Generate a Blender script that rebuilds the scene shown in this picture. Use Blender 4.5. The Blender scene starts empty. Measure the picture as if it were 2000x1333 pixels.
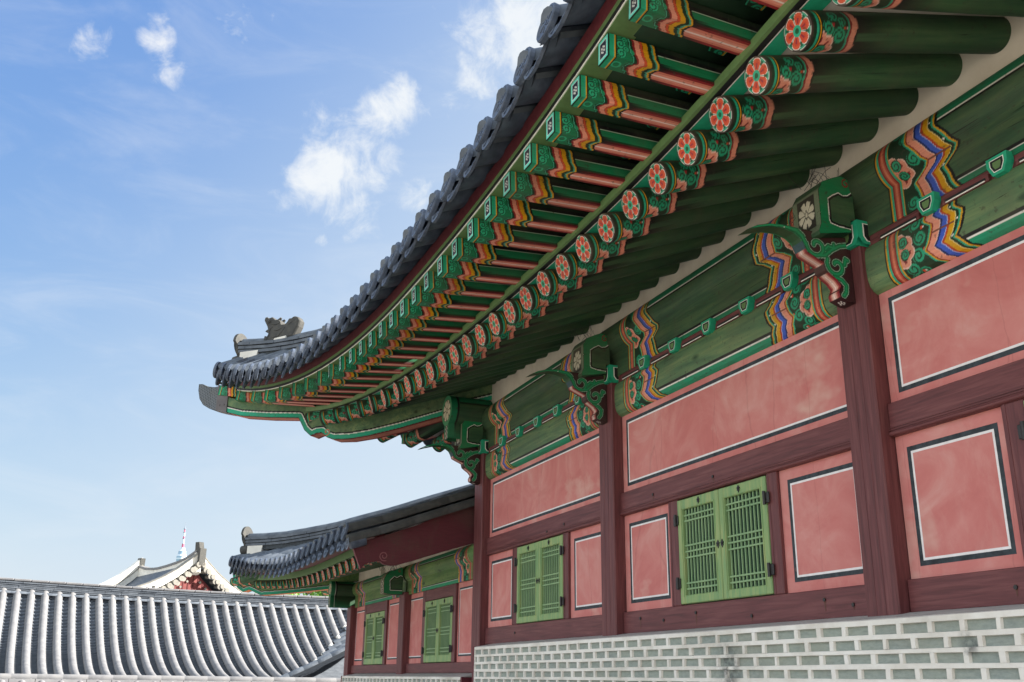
import bpy, math, random
import numpy as np
from mathutils import Matrix, Vector
random.seed(7); rng = np.random.default_rng(7)
S = bpy.context.scene; col = S.collection
R = math.radians

# ------------------------------------------------------------------ camera
cam_d = bpy.data.cameras.new('camera'); cam = bpy.data.objects.new('camera', cam_d); col.objects.link(cam)
RT = (0.378596574, 0.925480014, 0.012303550); UP = (0.293839630, -0.132788441, 0.946586236); FW = (-0.877680412, 0.354759035, 0.322215954)
cam.matrix_world = Matrix(((RT[0], UP[0], -FW[0], 0.0), (RT[1], UP[1], -FW[1], -3.3), (RT[2], UP[2], -FW[2], 1.6), (0, 0, 0, 1)))
cam_d.sensor_width = 36; cam_d.lens = 34.992; cam_d.clip_end = 12000; cam_d.clip_start = .05
S.camera = cam
# ------------------------------------------------------------------ light
SUN_EL, SUN_AZ = R(31), R(14)             # azimuth: from +Y towards +X
sd = Vector((math.sin(SUN_AZ) * math.cos(SUN_EL), math.cos(SUN_AZ) * math.cos(SUN_EL), math.sin(SUN_EL)))
sl = bpy.data.lights.new('sun', 'SUN'); sl.energy = 4.6; sl.angle = R(.5); sl.color = (1, .94, .85)
so = bpy.data.objects.new('sun', sl); col.objects.link(so); so.rotation_euler = sd.to_track_quat('Z', 'Y').to_euler()
S.view_settings.view_transform = 'Standard'; S.view_settings.look = 'None'; S.view_settings.gamma = 1; S.view_settings.exposure = 2.12
try: S.view_settings.use_curve_mapping = False
except Exception: pass
S.cycles.max_bounces = 8; S.cycles.diffuse_bounces = 5

def nod(nt, t, **kw):
    n = nt.nodes.new(t)
    for k, v in kw.items(): setattr(n, k, v)
    return n
W = bpy.data.worlds.new('World'); S.world = W; W.use_nodes = True
nt = W.node_tree; nt.nodes.clear(); L = nt.links.new
out = nod(nt, 'ShaderNodeOutputWorld'); bg = nod(nt, 'ShaderNodeBackground')
sky = nod(nt, 'ShaderNodeTexSky', sky_type='NISHITA', sun_disc=False); sky.sun_elevation = SUN_EL; sky.sun_rotation = SUN_AZ
sky.air_density = 1.0; sky.dust_density = 1.2; sky.ozone_density = 1.6; sky.altitude = 50
tc = nod(nt, 'ShaderNodeTexCoord')
def cloud_layer():
    # soft cumulus where a noise field rises above a threshold lowered around a few sky directions
    blobs = [((-.8694,.1555,.469),.05,1.0),((-.8806,.1857,.4359),.035,.75),((-.8802,.1594,.4471),.04,.8),((-.828,.2028,.5228),.038,.9),((-.855,.2023,.4776),.04,.85),((-.8596,.2362,.4532),.03,.7),((-.8422,.1897,.5047),.03,.55),
             ((-.7485,.3037,.5896),.06,1.0),((-.7253,.3362,.6007),.05,1.0),((-.7802,.2903,.5541),.05,.75),((-.8044,.2707,.5289),.035,.6),
             ((-.8437,-.071,.5321),.022,.75),((-.8358,-.0128,.5488),.026,.75),((-.8511,.0045,.5249),.022,.7),((-.8555,-.0123,.5177),.018,.55),((-.8131,.0587,.5792),.06,.4),((-.8721,-.0905,.4808),.012,.55),((-.899,.1587,.4083),.012,.6)]
    acc = None
    for d, s, a in blobs:
        v = nod(nt, 'ShaderNodeVectorMath', operation='DISTANCE'); L(tc.outputs['Generated'], v.inputs[0]); v.inputs[1].default_value = d
        s = s * 1.12
        m = nod(nt, 'ShaderNodeMath', operation='MULTIPLY'); L(v.outputs['Value'], m.inputs[0]); m.inputs[1].default_value = 1 / s
        p = nod(nt, 'ShaderNodeMath', operation='POWER'); L(m.outputs[0], p.inputs[0]); p.inputs[1].default_value = 2
        n = nod(nt, 'ShaderNodeMath', operation='MULTIPLY'); L(p.outputs[0], n.inputs[0]); n.inputs[1].default_value = -1
        e = nod(nt, 'ShaderNodeMath', operation='EXPONENT'); L(n.outputs[0], e.inputs[0])
        g = nod(nt, 'ShaderNodeMath', operation='MULTIPLY'); L(e.outputs[0], g.inputs[0]); g.inputs[1].default_value = a
        if acc is None: acc = g
        else:
            s2 = nod(nt, 'ShaderNodeMath', operation='MAXIMUM'); L(acc.outputs[0], s2.inputs[0]); L(g.outputs[0], s2.inputs[1]); acc = s2
    return acc
acc = cloud_layer()
no = nod(nt, 'ShaderNodeTexNoise'); no.inputs['Scale'].default_value = 26; no.inputs['Detail'].default_value = 9; no.inputs['Roughness'].default_value = .62; no.inputs['Distortion'].default_value = .35
L(tc.outputs['Generated'], no.inputs['Vector'])
a1 = nod(nt, 'ShaderNodeMath', operation='MULTIPLY_ADD'); L(no.outputs['Fac'], a1.inputs[0]); a1.inputs[1].default_value = 1.55; a1.inputs[2].default_value = -1.2
a2 = nod(nt, 'ShaderNodeMath', operation='MULTIPLY_ADD'); L(acc.outputs[0], a2.inputs[0]); a2.inputs[1].default_value = .95; L(a1.outputs[0], a2.inputs[2])
cr = nod(nt, 'ShaderNodeMapRange', interpolation_type='SMOOTHSTEP'); L(a2.outputs[0], cr.inputs['Value']); cr.inputs['From Min'].default_value = -.02; cr.inputs['From Max'].default_value = .6
# thin high haze streaks
mp = nod(nt, 'ShaderNodeMapping'); mp.inputs['Scale'].default_value = (3, 3, 11); mp.inputs['Rotation'].default_value = (.25, .1, 0); L(tc.outputs['Generated'], mp.inputs['Vector'])
n2 = nod(nt, 'ShaderNodeTexNoise'); n2.inputs['Scale'].default_value = 1.6; n2.inputs['Detail'].default_value = 7; n2.inputs['Roughness'].default_value = .6; n2.inputs['Distortion'].default_value = .8; L(mp.outputs[0], n2.inputs['Vector'])
r2 = nod(nt, 'ShaderNodeMapRange', interpolation_type='SMOOTHSTEP'); L(n2.outputs['Fac'], r2.inputs['Value']); r2.inputs['From Min'].default_value = .42; r2.inputs['From Max'].default_value = .8; r2.inputs['To Max'].default_value = .22
hs = nod(nt, 'ShaderNodeMath', operation='MAXIMUM'); L(cr.outputs[0], hs.inputs[0]); L(r2.outputs[0], hs.inputs[1])
mx = nod(nt, 'ShaderNodeMix', data_type='RGBA'); L(hs.outputs[0], mx.inputs['Factor']); 
# hazy summer sky: compress each channel of the physical sky with its own power curve
sp = nod(nt, 'ShaderNodeSeparateColor'); cb = nod(nt, 'ShaderNodeCombineColor'); L(sky.outputs[0], sp.inputs[0])
for i_, (K_, P_) in enumerate(((.32, .93), (.435, .68), (.93, .24))):
    q1 = nod(nt, 'ShaderNodeMath', operation='POWER'); L(sp.outputs[i_], q1.inputs[0]); q1.inputs[1].default_value = P_
    q2 = nod(nt, 'ShaderNodeMath', operation='MULTIPLY'); L(q1.outputs[0], q2.inputs[0]); q2.inputs[1].default_value = K_; L(q2.outputs[0], cb.inputs[i_])
L(cb.outputs[0], mx.inputs['A']); mx.inputs['B'].default_value = (1.48, 1.5, 1.53, 1)
# the sky whitens low down and towards the sun's side
dw = nod(nt, 'ShaderNodeVectorMath', operation='DOT_PRODUCT'); L(tc.outputs['Generated'], dw.inputs[0]); dw.inputs[1].default_value = (0, 1.2, -.9)
dr = nod(nt, 'ShaderNodeMapRange', interpolation_type='SMOOTHSTEP'); L(dw.outputs['Value'], dr.inputs['Value']); dr.inputs['From Min'].default_value = -.6; dr.inputs['From Max'].default_value = .32; dr.inputs['To Max'].default_value = .85
mw_ = nod(nt, 'ShaderNodeMix', data_type='RGBA'); L(dr.outputs[0], mw_.inputs['Factor']); L(mx.outputs['Result'], mw_.inputs['A']); mw_.inputs['B'].default_value = (1.12, 1.28, 1.42, 1)
# unseen bright cloud added behind the viewer to brighten the shaded hall
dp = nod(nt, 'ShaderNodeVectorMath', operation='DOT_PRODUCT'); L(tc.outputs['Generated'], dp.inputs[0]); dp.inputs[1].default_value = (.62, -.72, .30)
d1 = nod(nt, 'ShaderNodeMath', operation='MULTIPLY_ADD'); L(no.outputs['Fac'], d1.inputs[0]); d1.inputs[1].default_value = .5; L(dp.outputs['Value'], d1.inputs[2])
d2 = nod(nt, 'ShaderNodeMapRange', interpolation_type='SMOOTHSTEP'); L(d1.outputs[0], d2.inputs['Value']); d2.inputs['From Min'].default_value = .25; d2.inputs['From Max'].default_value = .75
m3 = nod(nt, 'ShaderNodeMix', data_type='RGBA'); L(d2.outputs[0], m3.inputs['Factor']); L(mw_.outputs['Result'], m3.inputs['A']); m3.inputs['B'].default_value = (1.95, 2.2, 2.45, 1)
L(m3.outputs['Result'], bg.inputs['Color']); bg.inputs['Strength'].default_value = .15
L(bg.outputs[0], out.inputs[0])

# ------------------------------------------------------------------ colour + material helpers
def lin(h):
    h = h.lstrip('#'); c = [int(h[i:i + 2], 16) / 255 for i in (0, 2, 4)]
    return tuple(x / 12.92 if x <= .04045 else ((x + .055) / 1.055) ** 2.4 for x in c)
def c4(h): return (*lin(h), 1)
MAT = {}
def mat(name):
    m = bpy.data.materials.new(name); m.use_nodes = True; nt = m.node_tree; nt.nodes.clear()
    o = nod(nt, 'ShaderNodeOutputMaterial'); b = nod(nt, 'ShaderNodeBsdfPrincipled'); nt.links.new(b.outputs[0], o.inputs[0])
    MAT[name] = m; return m, nt, b
def ramp(nt, fac, stops):
    r = nod(nt, 'ShaderNodeValToRGB'); e = r.color_ramp.elements
    while len(e) < len(stops): e.new(.5)
    for x, (p, c) in zip(e, stops): x.position = p; x.color = c4(c) if isinstance(c, str) else c
    nt.links.new(fac, r.inputs[0]); return r.outputs[0]
def noise(nt, scale, detail=5, rough=.55, stretch=(1, 1, 1), dist=0, coord='Object'):
    t = nod(nt, 'ShaderNodeTexCoord'); m = nod(nt, 'ShaderNodeMapping'); m.inputs['Scale'].default_value = stretch
    n = nod(nt, 'ShaderNodeTexNoise'); n.inputs['Scale'].default_value = scale; n.inputs['Detail'].default_value = detail; n.inputs['Roughness'].default_value = rough; n.inputs['Distortion'].default_value = dist
    oi = nod(nt, 'ShaderNodeObjectInfo'); mu = nod(nt, 'ShaderNodeMath', operation='MULTIPLY'); mu.inputs[1].default_value = 23.7; nt.links.new(oi.outputs['Random'], mu.inputs[0])
    ad = nod(nt, 'ShaderNodeVectorMath', operation='ADD'); nt.links.new(t.outputs[coord], ad.inputs[0]); nt.links.new(mu.outputs[0], ad.inputs[1])     # every object gets its own piece of grain
    nt.links.new(ad.outputs[0], m.inputs['Vector']); nt.links.new(m.outputs[0], n.inputs['Vector']); return n.outputs['Fac']
def bump(nt, b, h, strength=.3, dist=.01):
    n = nod(nt, 'ShaderNodeBump'); n.inputs['Strength'].default_value = strength; n.inputs['Distance'].default_value = dist
    nt.links.new(h, n.inputs['Height']); nt.links.new(n.outputs[0], b.inputs['Normal'])
def mixc(nt, f, a, b, mode='MIX'):
    m = nod(nt, 'ShaderNodeMix', data_type='RGBA', blend_type=mode)
    for s, v in (('Factor', f), ('A', a), ('B', b)):
        if hasattr(v, 'is_output'): nt.links.new(v, m.inputs[s])
        else: m.inputs[s].default_value = v if not isinstance(v, str) else c4(v)
    return m.outputs['Result']
def simple(name, stops, scale, stretch=(1, 1, 1), rough=.7, detail=6, b_=.25, bd=.004, dist=0, spec=.3, extra=None):
    m, nt, b = mat(name); n = noise(nt, scale, detail, .6, stretch, dist)
    c = ramp(nt, n, stops)
    if extra:
        n2 = noise(nt, extra[0], 4, .6, extra[3] if len(extra) > 3 else (1, 1, 1)); f = ramp(nt, n2, [(extra[1], (0, 0, 0, 1)), (min(1, extra[1] + .14), (1, 1, 1, 1))])
        c = mixc(nt, f, c, c4(extra[2]))
    nt.links.new(c, b.inputs['Base Color']); b.inputs['Roughness'].default_value = rough; b.inputs['Specular IOR Level'].default_value = spec
    if b_: bump(nt, b, n, b_, bd)
    return m
def woodgreen(name, axis, lo='#415F45', mid='#5D7B55', hi='#879663', knots=True):
    """painted green timber: long grain streaks, knots, and the paint-colour attribute over it"""
    m, nt, b = mat(name)
    st = [14, 14, 14]; st[axis] = 1.1
    g = noise(nt, 1.6, 9, .62, tuple(st), .5)
    base = ramp(nt, g, [(.28, lo), (.47, mid), (.72, hi)])
    s3 = [3, 3, 3]; s3[axis] = .8
    pt = noise(nt, 1.5, 3, .5, tuple(s3), .4)
    base = mixc(nt, ramp(nt, pt, [(.35, (0, 0, 0, 1)), (.7, (.7, .7, .7, 1))]), base, lo)
    if knots:
        t = nod(nt, 'ShaderNodeTexCoord'); mp = nod(nt, 'ShaderNodeMapping'); k = [6, 6, 6]; k[axis] = 2.6; mp.inputs['Scale'].default_value = k
        v = nod(nt, 'ShaderNodeTexVoronoi', feature='F1'); v.inputs['Scale'].default_value = 1; nt.links.new(t.outputs['Object'], mp.inputs[0]); nt.links.new(mp.outputs[0], v.inputs['Vector'])
        kn = ramp(nt, v.outputs['Distance'], [(.06, (.8, .8, .8, 1)), (.15, (0, 0, 0, 1))])
        base = mixc(nt, kn, base, '#1E3A2A')
    ck = [60, 60, 60]; ck[axis] = 1.5
    cr = noise(nt, 1.3, 4, .5, tuple(ck), 1.2); crk = ramp(nt, cr, [(.30, (1, 1, 1, 1)), (.34, (0, 0, 0, 1))])
    base = mixc(nt, crk, base, '#16281C')
    a = nod(nt, 'ShaderNodeAttribute', attribute_name='Col')
    wn = noise(nt, 9, 6, .6, tuple(st)); pv = ramp(nt, wn, [(.25, (.80, .80, .80, 1)), (.7, (1.08, 1.08, 1.08, 1))])
    pc = mixc(nt, 1.0, a.outputs['Color'], pv, 'MULTIPLY')
    c = mixc(nt, a.outputs['Alpha'], base, pc)
    du = noise(nt, 3.2, 6, .65, (1, 1, 1), .6); c = mixc(nt, ramp(nt, du, [(.42, (0, 0, 0, 1)), (.78, (.42, .42, .42, 1))]), c, '#5C5646')
    sp_ = noise(nt, 45, 3, .5); c = mixc(nt, ramp(nt, sp_, [(.30, (.55, .55, .55, 1)), (.37, (0, 0, 0, 1))]), c, '#3F3B30')
    oi = nod(nt, 'ShaderNodeObjectInfo'); c = mixc(nt, 1.0, c, ramp(nt, oi.outputs['Random'], [(0, (.80, .80, .80, 1)), (1, (1.08, 1.08, 1.08, 1))]), 'MULTIPLY')
    nt.links.new(c, b.inputs['Base Color']); b.inputs['Roughness'].default_value = .62; b.inputs['Specular IOR Level'].default_value = .3
    bump(nt, b, g, .25, .004)
    return m
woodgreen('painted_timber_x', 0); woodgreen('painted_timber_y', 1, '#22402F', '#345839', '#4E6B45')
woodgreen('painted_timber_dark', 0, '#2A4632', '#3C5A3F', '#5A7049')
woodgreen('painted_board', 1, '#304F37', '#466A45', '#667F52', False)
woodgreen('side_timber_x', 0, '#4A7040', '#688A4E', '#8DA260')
simple('maroon_wood', [(.25, '#4F2B2C'), (.5, '#653738'), (.75, '#7A4B49')], 3, (18, 18, 1), .55, 8, .3, .004, .6, .35, (7, .72, '#4A2222', (5, 5, .5)))
simple('maroon_rail', [(.25, '#4F2B2C'), (.5, '#673839'), (.75, '#7C4C4A')], 3, (1, 18, 18), .55, 8, .3, .004, .6, .35, (6, .70, '#4C2424', (.6, 6, 6)))
simple('maroon_board', [(.3, '#54222A'), (.7, '#6B3036')], 2, (14, 1, 14), .6, 6, .2)
simple('pink_plaster', [(.22, '#BA6C68'), (.42, '#C47772'), (.58, '#CA837D'), (.8, '#D1A097')], 2.3, (1, 1, 1.3), .8, 10, .15, .003, 1.2, .2, (1.7, .62, '#D0A498', (1, 1, 1.6)))
simple('border_black', [(.3, '#22262B'), (.75, '#41494E')], 30, rough=.6, b_=0, extra=(22, .66, '#7C5F5C'))
simple('border_white', [(.3, '#DCD6D4'), (.75, '#EFEAEA')], 30, rough=.6, b_=0, extra=(26, .68, '#CB8E88'))
simple('leaf_green', [(.3, '#6F9468'), (.5, '#86A06A'), (.72, '#A3AA72')], 3, (12, 12, 1.2), .55, 6, .2, .002, .5, .3, (5, .62, '#74A767', (5, 5, .8)))
simple('lattice_green', [(.3, '#7B9B70'), (.7, '#8FA97C')], 8, rough=.55, b_=0)
simple('lattice_back', [(.3, '#1C3A2A'), (.7, '#264632')], 8, (1, 1, 1), rough=.7, b_=0)
simple('iron', [(.3, '#1B1A1A'), (.7, '#2E2B2A')], 40, rough=.5, spec=.5)
simple('lime_plaster', [(.3, '#CFC3B4'), (.7, '#E2D8CA')], 5, rough=.9, extra=(2, .66, '#C2AE98'))
simple('soffit_lime', [(.3, '#C2BCB4'), (.7, '#D6D0C8')], 6, rough=.9)
simple('roof_tile', [(.22, '#3E444C'), (.5, '#545B64'), (.8, '#6C737B')], 9, rough=.62, detail=8, b_=.3, bd=.004, spec=.35, extra=(2.2, .64, '#4A4E54'))
simple('eave_tile', [(.25, '#333A44'), (.5, '#475060'), (.8, '#606B7A')], 14, rough=.5, detail=8, b_=.35, bd=.004, spec=.45)
simple('pale_tile', [(.22, '#636366'), (.5, '#707072'), (.8, '#7E7D7C')], 7, rough=.7, detail=8, b_=.25, spec=.25, extra=(1.6, .66, '#5C5D60'))
simple('channel_tile', [(.25, '#4B5159'), (.5, '#5A6068'), (.8, '#6B7179')], 8, rough=.7, detail=6, b_=.2, spec=.25)
simple('mortar', [(.25, '#CFC7BC'), (.5, '#E2DCD3'), (.8, '#F0ECE6')], 6, rough=.85, detail=8, b_=.5, bd=.006, extra=(3, .68, '#B9A68F'))
simple('ledge', [(.3, '#A7A29E'), (.7, '#BDB8B3')], 8, rough=.9)
simple('courtyard_sand', [(.3, '#A29A8C'), (.7, '#B6AE9F')], 4, rough=.95)
simple('stone', [(.3, '#6E6C67'), (.7, '#84817A')], 6, rough=.9)
simple('sculpted_clay', [(.2, '#37393A'), (.5, '#454543'), (.8, '#555450')], 16, rough=.85, b_=.5, bd=.006)
simple('white_plaster', [(.2, '#BBB8AF'), (.5, '#D2CFC7'), (.85, '#E2E0D8')], 5, rough=.9, b_=.3, bd=.01, extra=(1.2, .68, '#A8A18C'))
simple('gate_red', [(.3, '#5E2A2A'), (.7, '#6E3330')], 6, rough=.7)
simple('dark_metal', [(.3, '#4A4444'), (.7, '#5F5858')], 12, rough=.45, spec=.5)
def cracks():
    nt = MAT['pink_plaster'].node_tree; b = [n for n in nt.nodes if n.type == 'BSDF_PRINCIPLED'][0]; src = b.inputs['Base Color'].links[0].from_socket
    t = nod(nt, 'ShaderNodeTexCoord'); m = nod(nt, 'ShaderNodeMapping'); m.inputs['Scale'].default_value = (2.2, 1, .22); nz = nod(nt, 'ShaderNodeTexNoise'); nz.inputs['Scale'].default_value = 3.5; nz.inputs['Detail'].default_value = 5
    nt.links.new(t.outputs['Object'], nz.inputs['Vector']); ml = nod(nt, 'ShaderNodeVectorMath', operation='MULTIPLY_ADD'); nt.links.new(nz.outputs['Color'], ml.inputs[0]); ml.inputs[1].default_value = (.09, .09, .09); nt.links.new(t.outputs['Object'], ml.inputs[2]); nt.links.new(ml.outputs[0], m.inputs[0])
    v = nod(nt, 'ShaderNodeTexVoronoi', feature='DISTANCE_TO_EDGE'); v.inputs['Scale'].default_value = .9; nt.links.new(m.outputs[0], v.inputs['Vector'])
    f = ramp(nt, v.outputs['Distance'], [(.0, (.3, .3, .3, 1)), (.005, (0, 0, 0, 1))]); c = mixc(nt, f, src, '#8E504B')
    st = noise(nt, 1.6, 7, .65, (1.6, 1, 1.0), 1.6); c = mixc(nt, ramp(nt, st, [(.50, (0, 0, 0, 1)), (.8, (.30, .30, .30, 1))]), c, '#DDBBAF'); nt.links.new(c, b.inputs['Base Color'])
cracks()
def brickmat():
    m, nt, b = mat('grey_brick')
    n = noise(nt, 24, 8, .65, (1, 1, 2.5)); c = ramp(nt, n, [(.25, '#6E7774'), (.5, '#89918C'), (.75, '#9CA29B')])
    n2 = noise(nt, 2.4, 3, .5); c = mixc(nt, ramp(nt, n2, [(.3, (0, 0, 0, 1)), (.75, (.5, .5, .5, 1))]), c, '#A3A894')
    nt.links.new(c, b.inputs['Base Color']); b.inputs['Roughness'].default_value = .85; bump(nt, b, n, .5, .006)
brickmat()
def stain(name):
    # soot mark on the base wall
    nt = MAT[name].node_tree; b = [n for n in nt.nodes if n.type == 'BSDF_PRINCIPLED'][0]; src = b.inputs['Base Color'].links[0].from_socket; t = nod(nt, 'ShaderNodeTexCoord'); fs = []
    for p, r in (((-4.62, -.2, 1.69), .16), ((-4.60, -.2, 1.60), .10), ((-3.0, -.2, 1.75), .07)):
        v = nod(nt, 'ShaderNodeVectorMath', operation='DISTANCE'); nt.links.new(t.outputs['Object'], v.inputs[0]); v.inputs[1].default_value = p
        m = nod(nt, 'ShaderNodeMapRange', interpolation_type='SMOOTHSTEP'); nt.links.new(v.outputs['Value'], m.inputs['Value']); m.inputs['From Min'].default_value = r; m.inputs['From Max'].default_value = r * .2; fs.append(m.outputs[0])
    f = fs[0]
    for g in fs[1:]: q = nod(nt, 'ShaderNodeMath', operation='MAXIMUM'); nt.links.new(f, q.inputs[0]); nt.links.new(g, q.inputs[1]); f = q.outputs[0]
    n = noise(nt, 14, 6, .7); q = nod(nt, 'ShaderNodeMath', operation='MULTIPLY'); nt.links.new(f, q.inputs[0]); nt.links.new(ramp(nt, n, [(.42, (0, 0, 0, 1)), (.6, (.75, .75, .75, 1))]), q.inputs[1])
    c = mixc(nt, q.outputs[0], src, '#34383A')
    d = noise(nt, 1.1, 7, .7, (1, 1, 2)); c = mixc(nt, ramp(nt, d, [(.50, (0, 0, 0, 1)), (.72, (.45, .45, .45, 1))]), c, '#8F8672'); nt.links.new(c, b.inputs['Base Color'])
stain('grey_brick'); stain('mortar')
def flatm(name, h, rough=.6, nscale=25, var=.16):
    m, nt, b = mat(name); n = noise(nt, nscale, 6, .6); l = lin(h)
    c = ramp(nt, n, [(.25, (*[x * (1 - var) for x in l], 1)), (.75, (*[min(1, x * (1 + var)) for x in l], 1))])
    nt.links.new(c, b.inputs['Base Color']); b.inputs['Roughness'].default_value = rough; return m
for n_, h_ in dict(teal='#1F9C77', olive='#5E7C4B', rust='#5A3326', black='#141516', white='#E6E2DA', pinkpaint='#DE8F78', darkred='#7C1F26', darkgreen='#16321F', deepgreen='#1F4A30', bronze='#6D5A55').items(): flatm(n_, h_)

# ------------------------------------------------------------------ object helpers
def tag(o, label=None, cat=None, group=None, kind=None):
    if label: o['label'] = label
    if cat: o['category'] = cat
    if group: o['group'] = group
    if kind: o['kind'] = kind
    return o
WM = {}                                   # world matrices, so parts can be built in world coordinates
def empty(name, loc=(0, 0, 0), **k):
    o = bpy.data.objects.new(name, None); col.objects.link(o); o.location = loc; o.empty_display_size = .2; WM[o] = Matrix.Translation(loc)
    return tag(o, **k)
def link(name, me, parent=None, mw=None):
    o = bpy.data.objects.new(name, me); col.objects.link(o)
    mw = mw or Matrix.Identity(4)
    if parent is not None: o.parent = parent; o.matrix_parent_inverse = WM[parent].inverted()
    o.matrix_basis = mw; WM[o] = mw
    return o
class MB:
    def __init__(s): s.v = []; s.f = []; s.m = []; s.sm = []
    def add(s, vs, fs, m=0, smooth=False):
        b = len(s.v); s.v += [tuple(map(float, v)) for v in vs]
        for f in fs: s.f.append([b + i for i in f]); s.m.append(m); s.sm.append(smooth)
    def box(s, x0, x1, y0, y1, z0, z1, m=0, M=None):
        vs = [(x, y, z) for z in (z0, z1) for y in (y0, y1) for x in (x0, x1)]
        if M is not None: vs = [tuple(M @ Vector(v)) for v in vs]
        s.add(vs, [(0, 2, 3, 1), (4, 5, 7, 6), (0, 1, 5, 4), (2, 6, 7, 3), (0, 4, 6, 2), (1, 3, 7, 5)], m)
    def bbox(s, x0, x1, y0, y1, z0, z1, b=.004, m=0, M=None):
        """box with chamfered edges"""
        vs = []; 
        for sz in (0, 1):
            for sy in (0, 1):
                for sx in (0, 1):
                    X = (x0, x1)[sx]; Y = (y0, y1)[sy]; Z = (z0, z1)[sz]; dx = b if sx == 0 else -b; dy = b if sy == 0 else -b; dz = b if sz == 0 else -b
                    vs += [(X, Y + dy, Z + dz), (X + dx, Y, Z + dz), (X + dx, Y + dy, Z)]
        if M is not None: vs = [tuple(M @ Vector(v)) for v in vs]
        c = lambda x, y, z, k: ((z * 2 + y) * 2 + x) * 3 + k
        fs = [(c(0,0,0,0), c(0,0,1,0), c(0,1,1,0), c(0,1,0,0)), (c(1,0,0,0), c(1,1,0,0), c(1,1,1,0), c(1,0,1,0)),
              (c(0,0,0,1), c(1,0,0,1), c(1,0,1,1), c(0,0,1,1)), (c(0,1,0,1), c(0,1,1,1), c(1,1,1,1), c(1,1,0,1)),
              (c(0,0,0,2), c(0,1,0,2), c(1,1,0,2), c(1,0,0,2)), (c(0,0,1,2), c(1,0,1,2), c(1,1,1,2), c(0,1,1,2))]
        for y in (0, 1):
            for z in (0, 1): fs.append((c(0,y,z,1), c(1,y,z,1), c(1,y,z,2), c(0,y,z,2)))
        for x in (0, 1):
            for z in (0, 1): fs.append((c(x,0,z,0), c(x,1,z,0), c(x,1,z,2), c(x,0,z,2)))
        for x in (0, 1):
            for y in (0, 1): fs.append((c(x,y,0,0), c(x,y,1,0), c(x,y,1,1), c(x,y,0,1)))
        for x in (0, 1):
            for y in (0, 1):
                for z in (0, 1): fs.append((c(x,y,z,0), c(x,y,z,1), c(x,y,z,2)))
        s.add(vs, fs, m)
    def prism(s, poly, fn, d0, d1, m=0, mside=None, smooth=False):
        """poly: 2D outline; fn(a,b,d)->xyz"""
        n = len(poly); vs = [fn(a, b, d0) for a, b in poly] + [fn(a, b, d1) for a, b in poly]
        s.add(vs, [list(range(n))[::-1], list(range(n, 2 * n))], m)
        s.add(vs, [(i, (i + 1) % n, n + (i + 1) % n, n + i) for i in range(n)], m if mside is None else mside, smooth)
    def tube(s, path, r, n=8, m=0, smooth=True, cap=True, arc=None, up=(0, 0, 1)):
        P = [Vector(p) for p in path]; k = len(P); rr = r if hasattr(r, '__len__') else [r] * k
        full = arc is None; ang = [2 * math.pi * i / n for i in range(n)] if full else [arc[0] + (arc[1] - arc[0]) * i / n for i in range(n + 1)]
        q = len(ang); vs = []
        for i, p in enumerate(P):
            t = (P[min(k - 1, i + 1)] - P[max(0, i - 1)]).normalized(); u = Vector(up); a = t.cross(u)
            if a.length < 1e-4: a = t.cross(Vector((1, 0, 0)))
            a.normalize(); b = a.cross(t)
            vs += [p + rr[i] * (math.cos(x) * a + math.sin(x) * b) for x in ang]
        fs = [(i * q + j, i * q + (j + 1) % q, (i + 1) * q + (j + 1) % q, (i + 1) * q + j) for i in range(k - 1) for j in range(q if full else q - 1)]
        s.add(vs, fs, m, smooth)
        if cap: s.add(vs, [list(range(q))[::-1], [(k - 1) * q + j for j in range(q)]], m)
    def build(s, name, mats, parent=None, mw=None, loc=None):
        me = bpy.data.meshes.new(name); me.from_pydata(s.v, [], s.f)
        for m in (mats if isinstance(mats, (list, tuple)) else [mats]): me.materials.append(MAT[m])
        me.polygons.foreach_set('material_index', s.m); me.polygons.foreach_set('use_smooth', s.sm)
        me.update(); 
        import bmesh
        bm = bmesh.new(); bm.from_mesh(me); bmesh.ops.recalc_face_normals(bm, faces=bm.faces); bm.to_mesh(me); bm.free()
        return link(name, me, parent, mw)
class GM:
    """coloured grids gathered into one mesh; colour = RGBA attribute, alpha 0 shows bare green timber"""
    def __init__(s): s.P = []; s.C = []; s.F = []; s.n = 0; s.sm = []
    def grid(s, P, C, smooth=True, mask=None):
        nu, nv = P.shape[:2]; s.P.append(P.reshape(-1, 3)); s.C.append(np.broadcast_to(C, (nu, nv, 4)).reshape(-1, 4))
        i = np.arange(nu * nv).reshape(nu, nv); f = np.stack([i[:-1, :-1], i[1:, :-1], i[1:, 1:], i[:-1, 1:]], -1).reshape(-1, 4)
        if mask is not None: f = f[(mask[:-1, :-1] & mask[1:, 1:] & mask[1:, :-1] & mask[:-1, 1:]).reshape(-1)]
        s.F.append(f + s.n); s.n += nu * nv; s.sm += [smooth] * len(f)
    def mesh(s, name, m):
        P = np.concatenate(s.P); C = np.concatenate(s.C); F = np.concatenate(s.F)
        used = np.unique(F); rm = np.full(len(P), -1); rm[used] = np.arange(len(used)); P = P[used]; C = C[used]; F = rm[F]
        me = bpy.data.meshes.new(name); me.vertices.add(len(P)); me.vertices.foreach_set('co', P.astype(np.float32).ravel())
        me.loops.add(F.size); me.loops.foreach_set('vertex_index', F.astype(np.int32).ravel())
        me.polygons.add(len(F)); me.polygons.foreach_set('loop_start', np.arange(0, F.size, 4, dtype=np.int32))
        me.polygons.foreach_set('use_smooth', np.array(s.sm)); me.update(calc_edges=True)
        a = me.color_attributes.new('Col', 'FLOAT_COLOR', 'POINT'); a.data.foreach_set('color', C.astype(np.float32).ravel())
        me.materials.append(MAT[m]); me.validate(); return me
    def build(s, name, m, parent=None, mw=None): return link(name, s.mesh(name, m), parent, mw)

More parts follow.
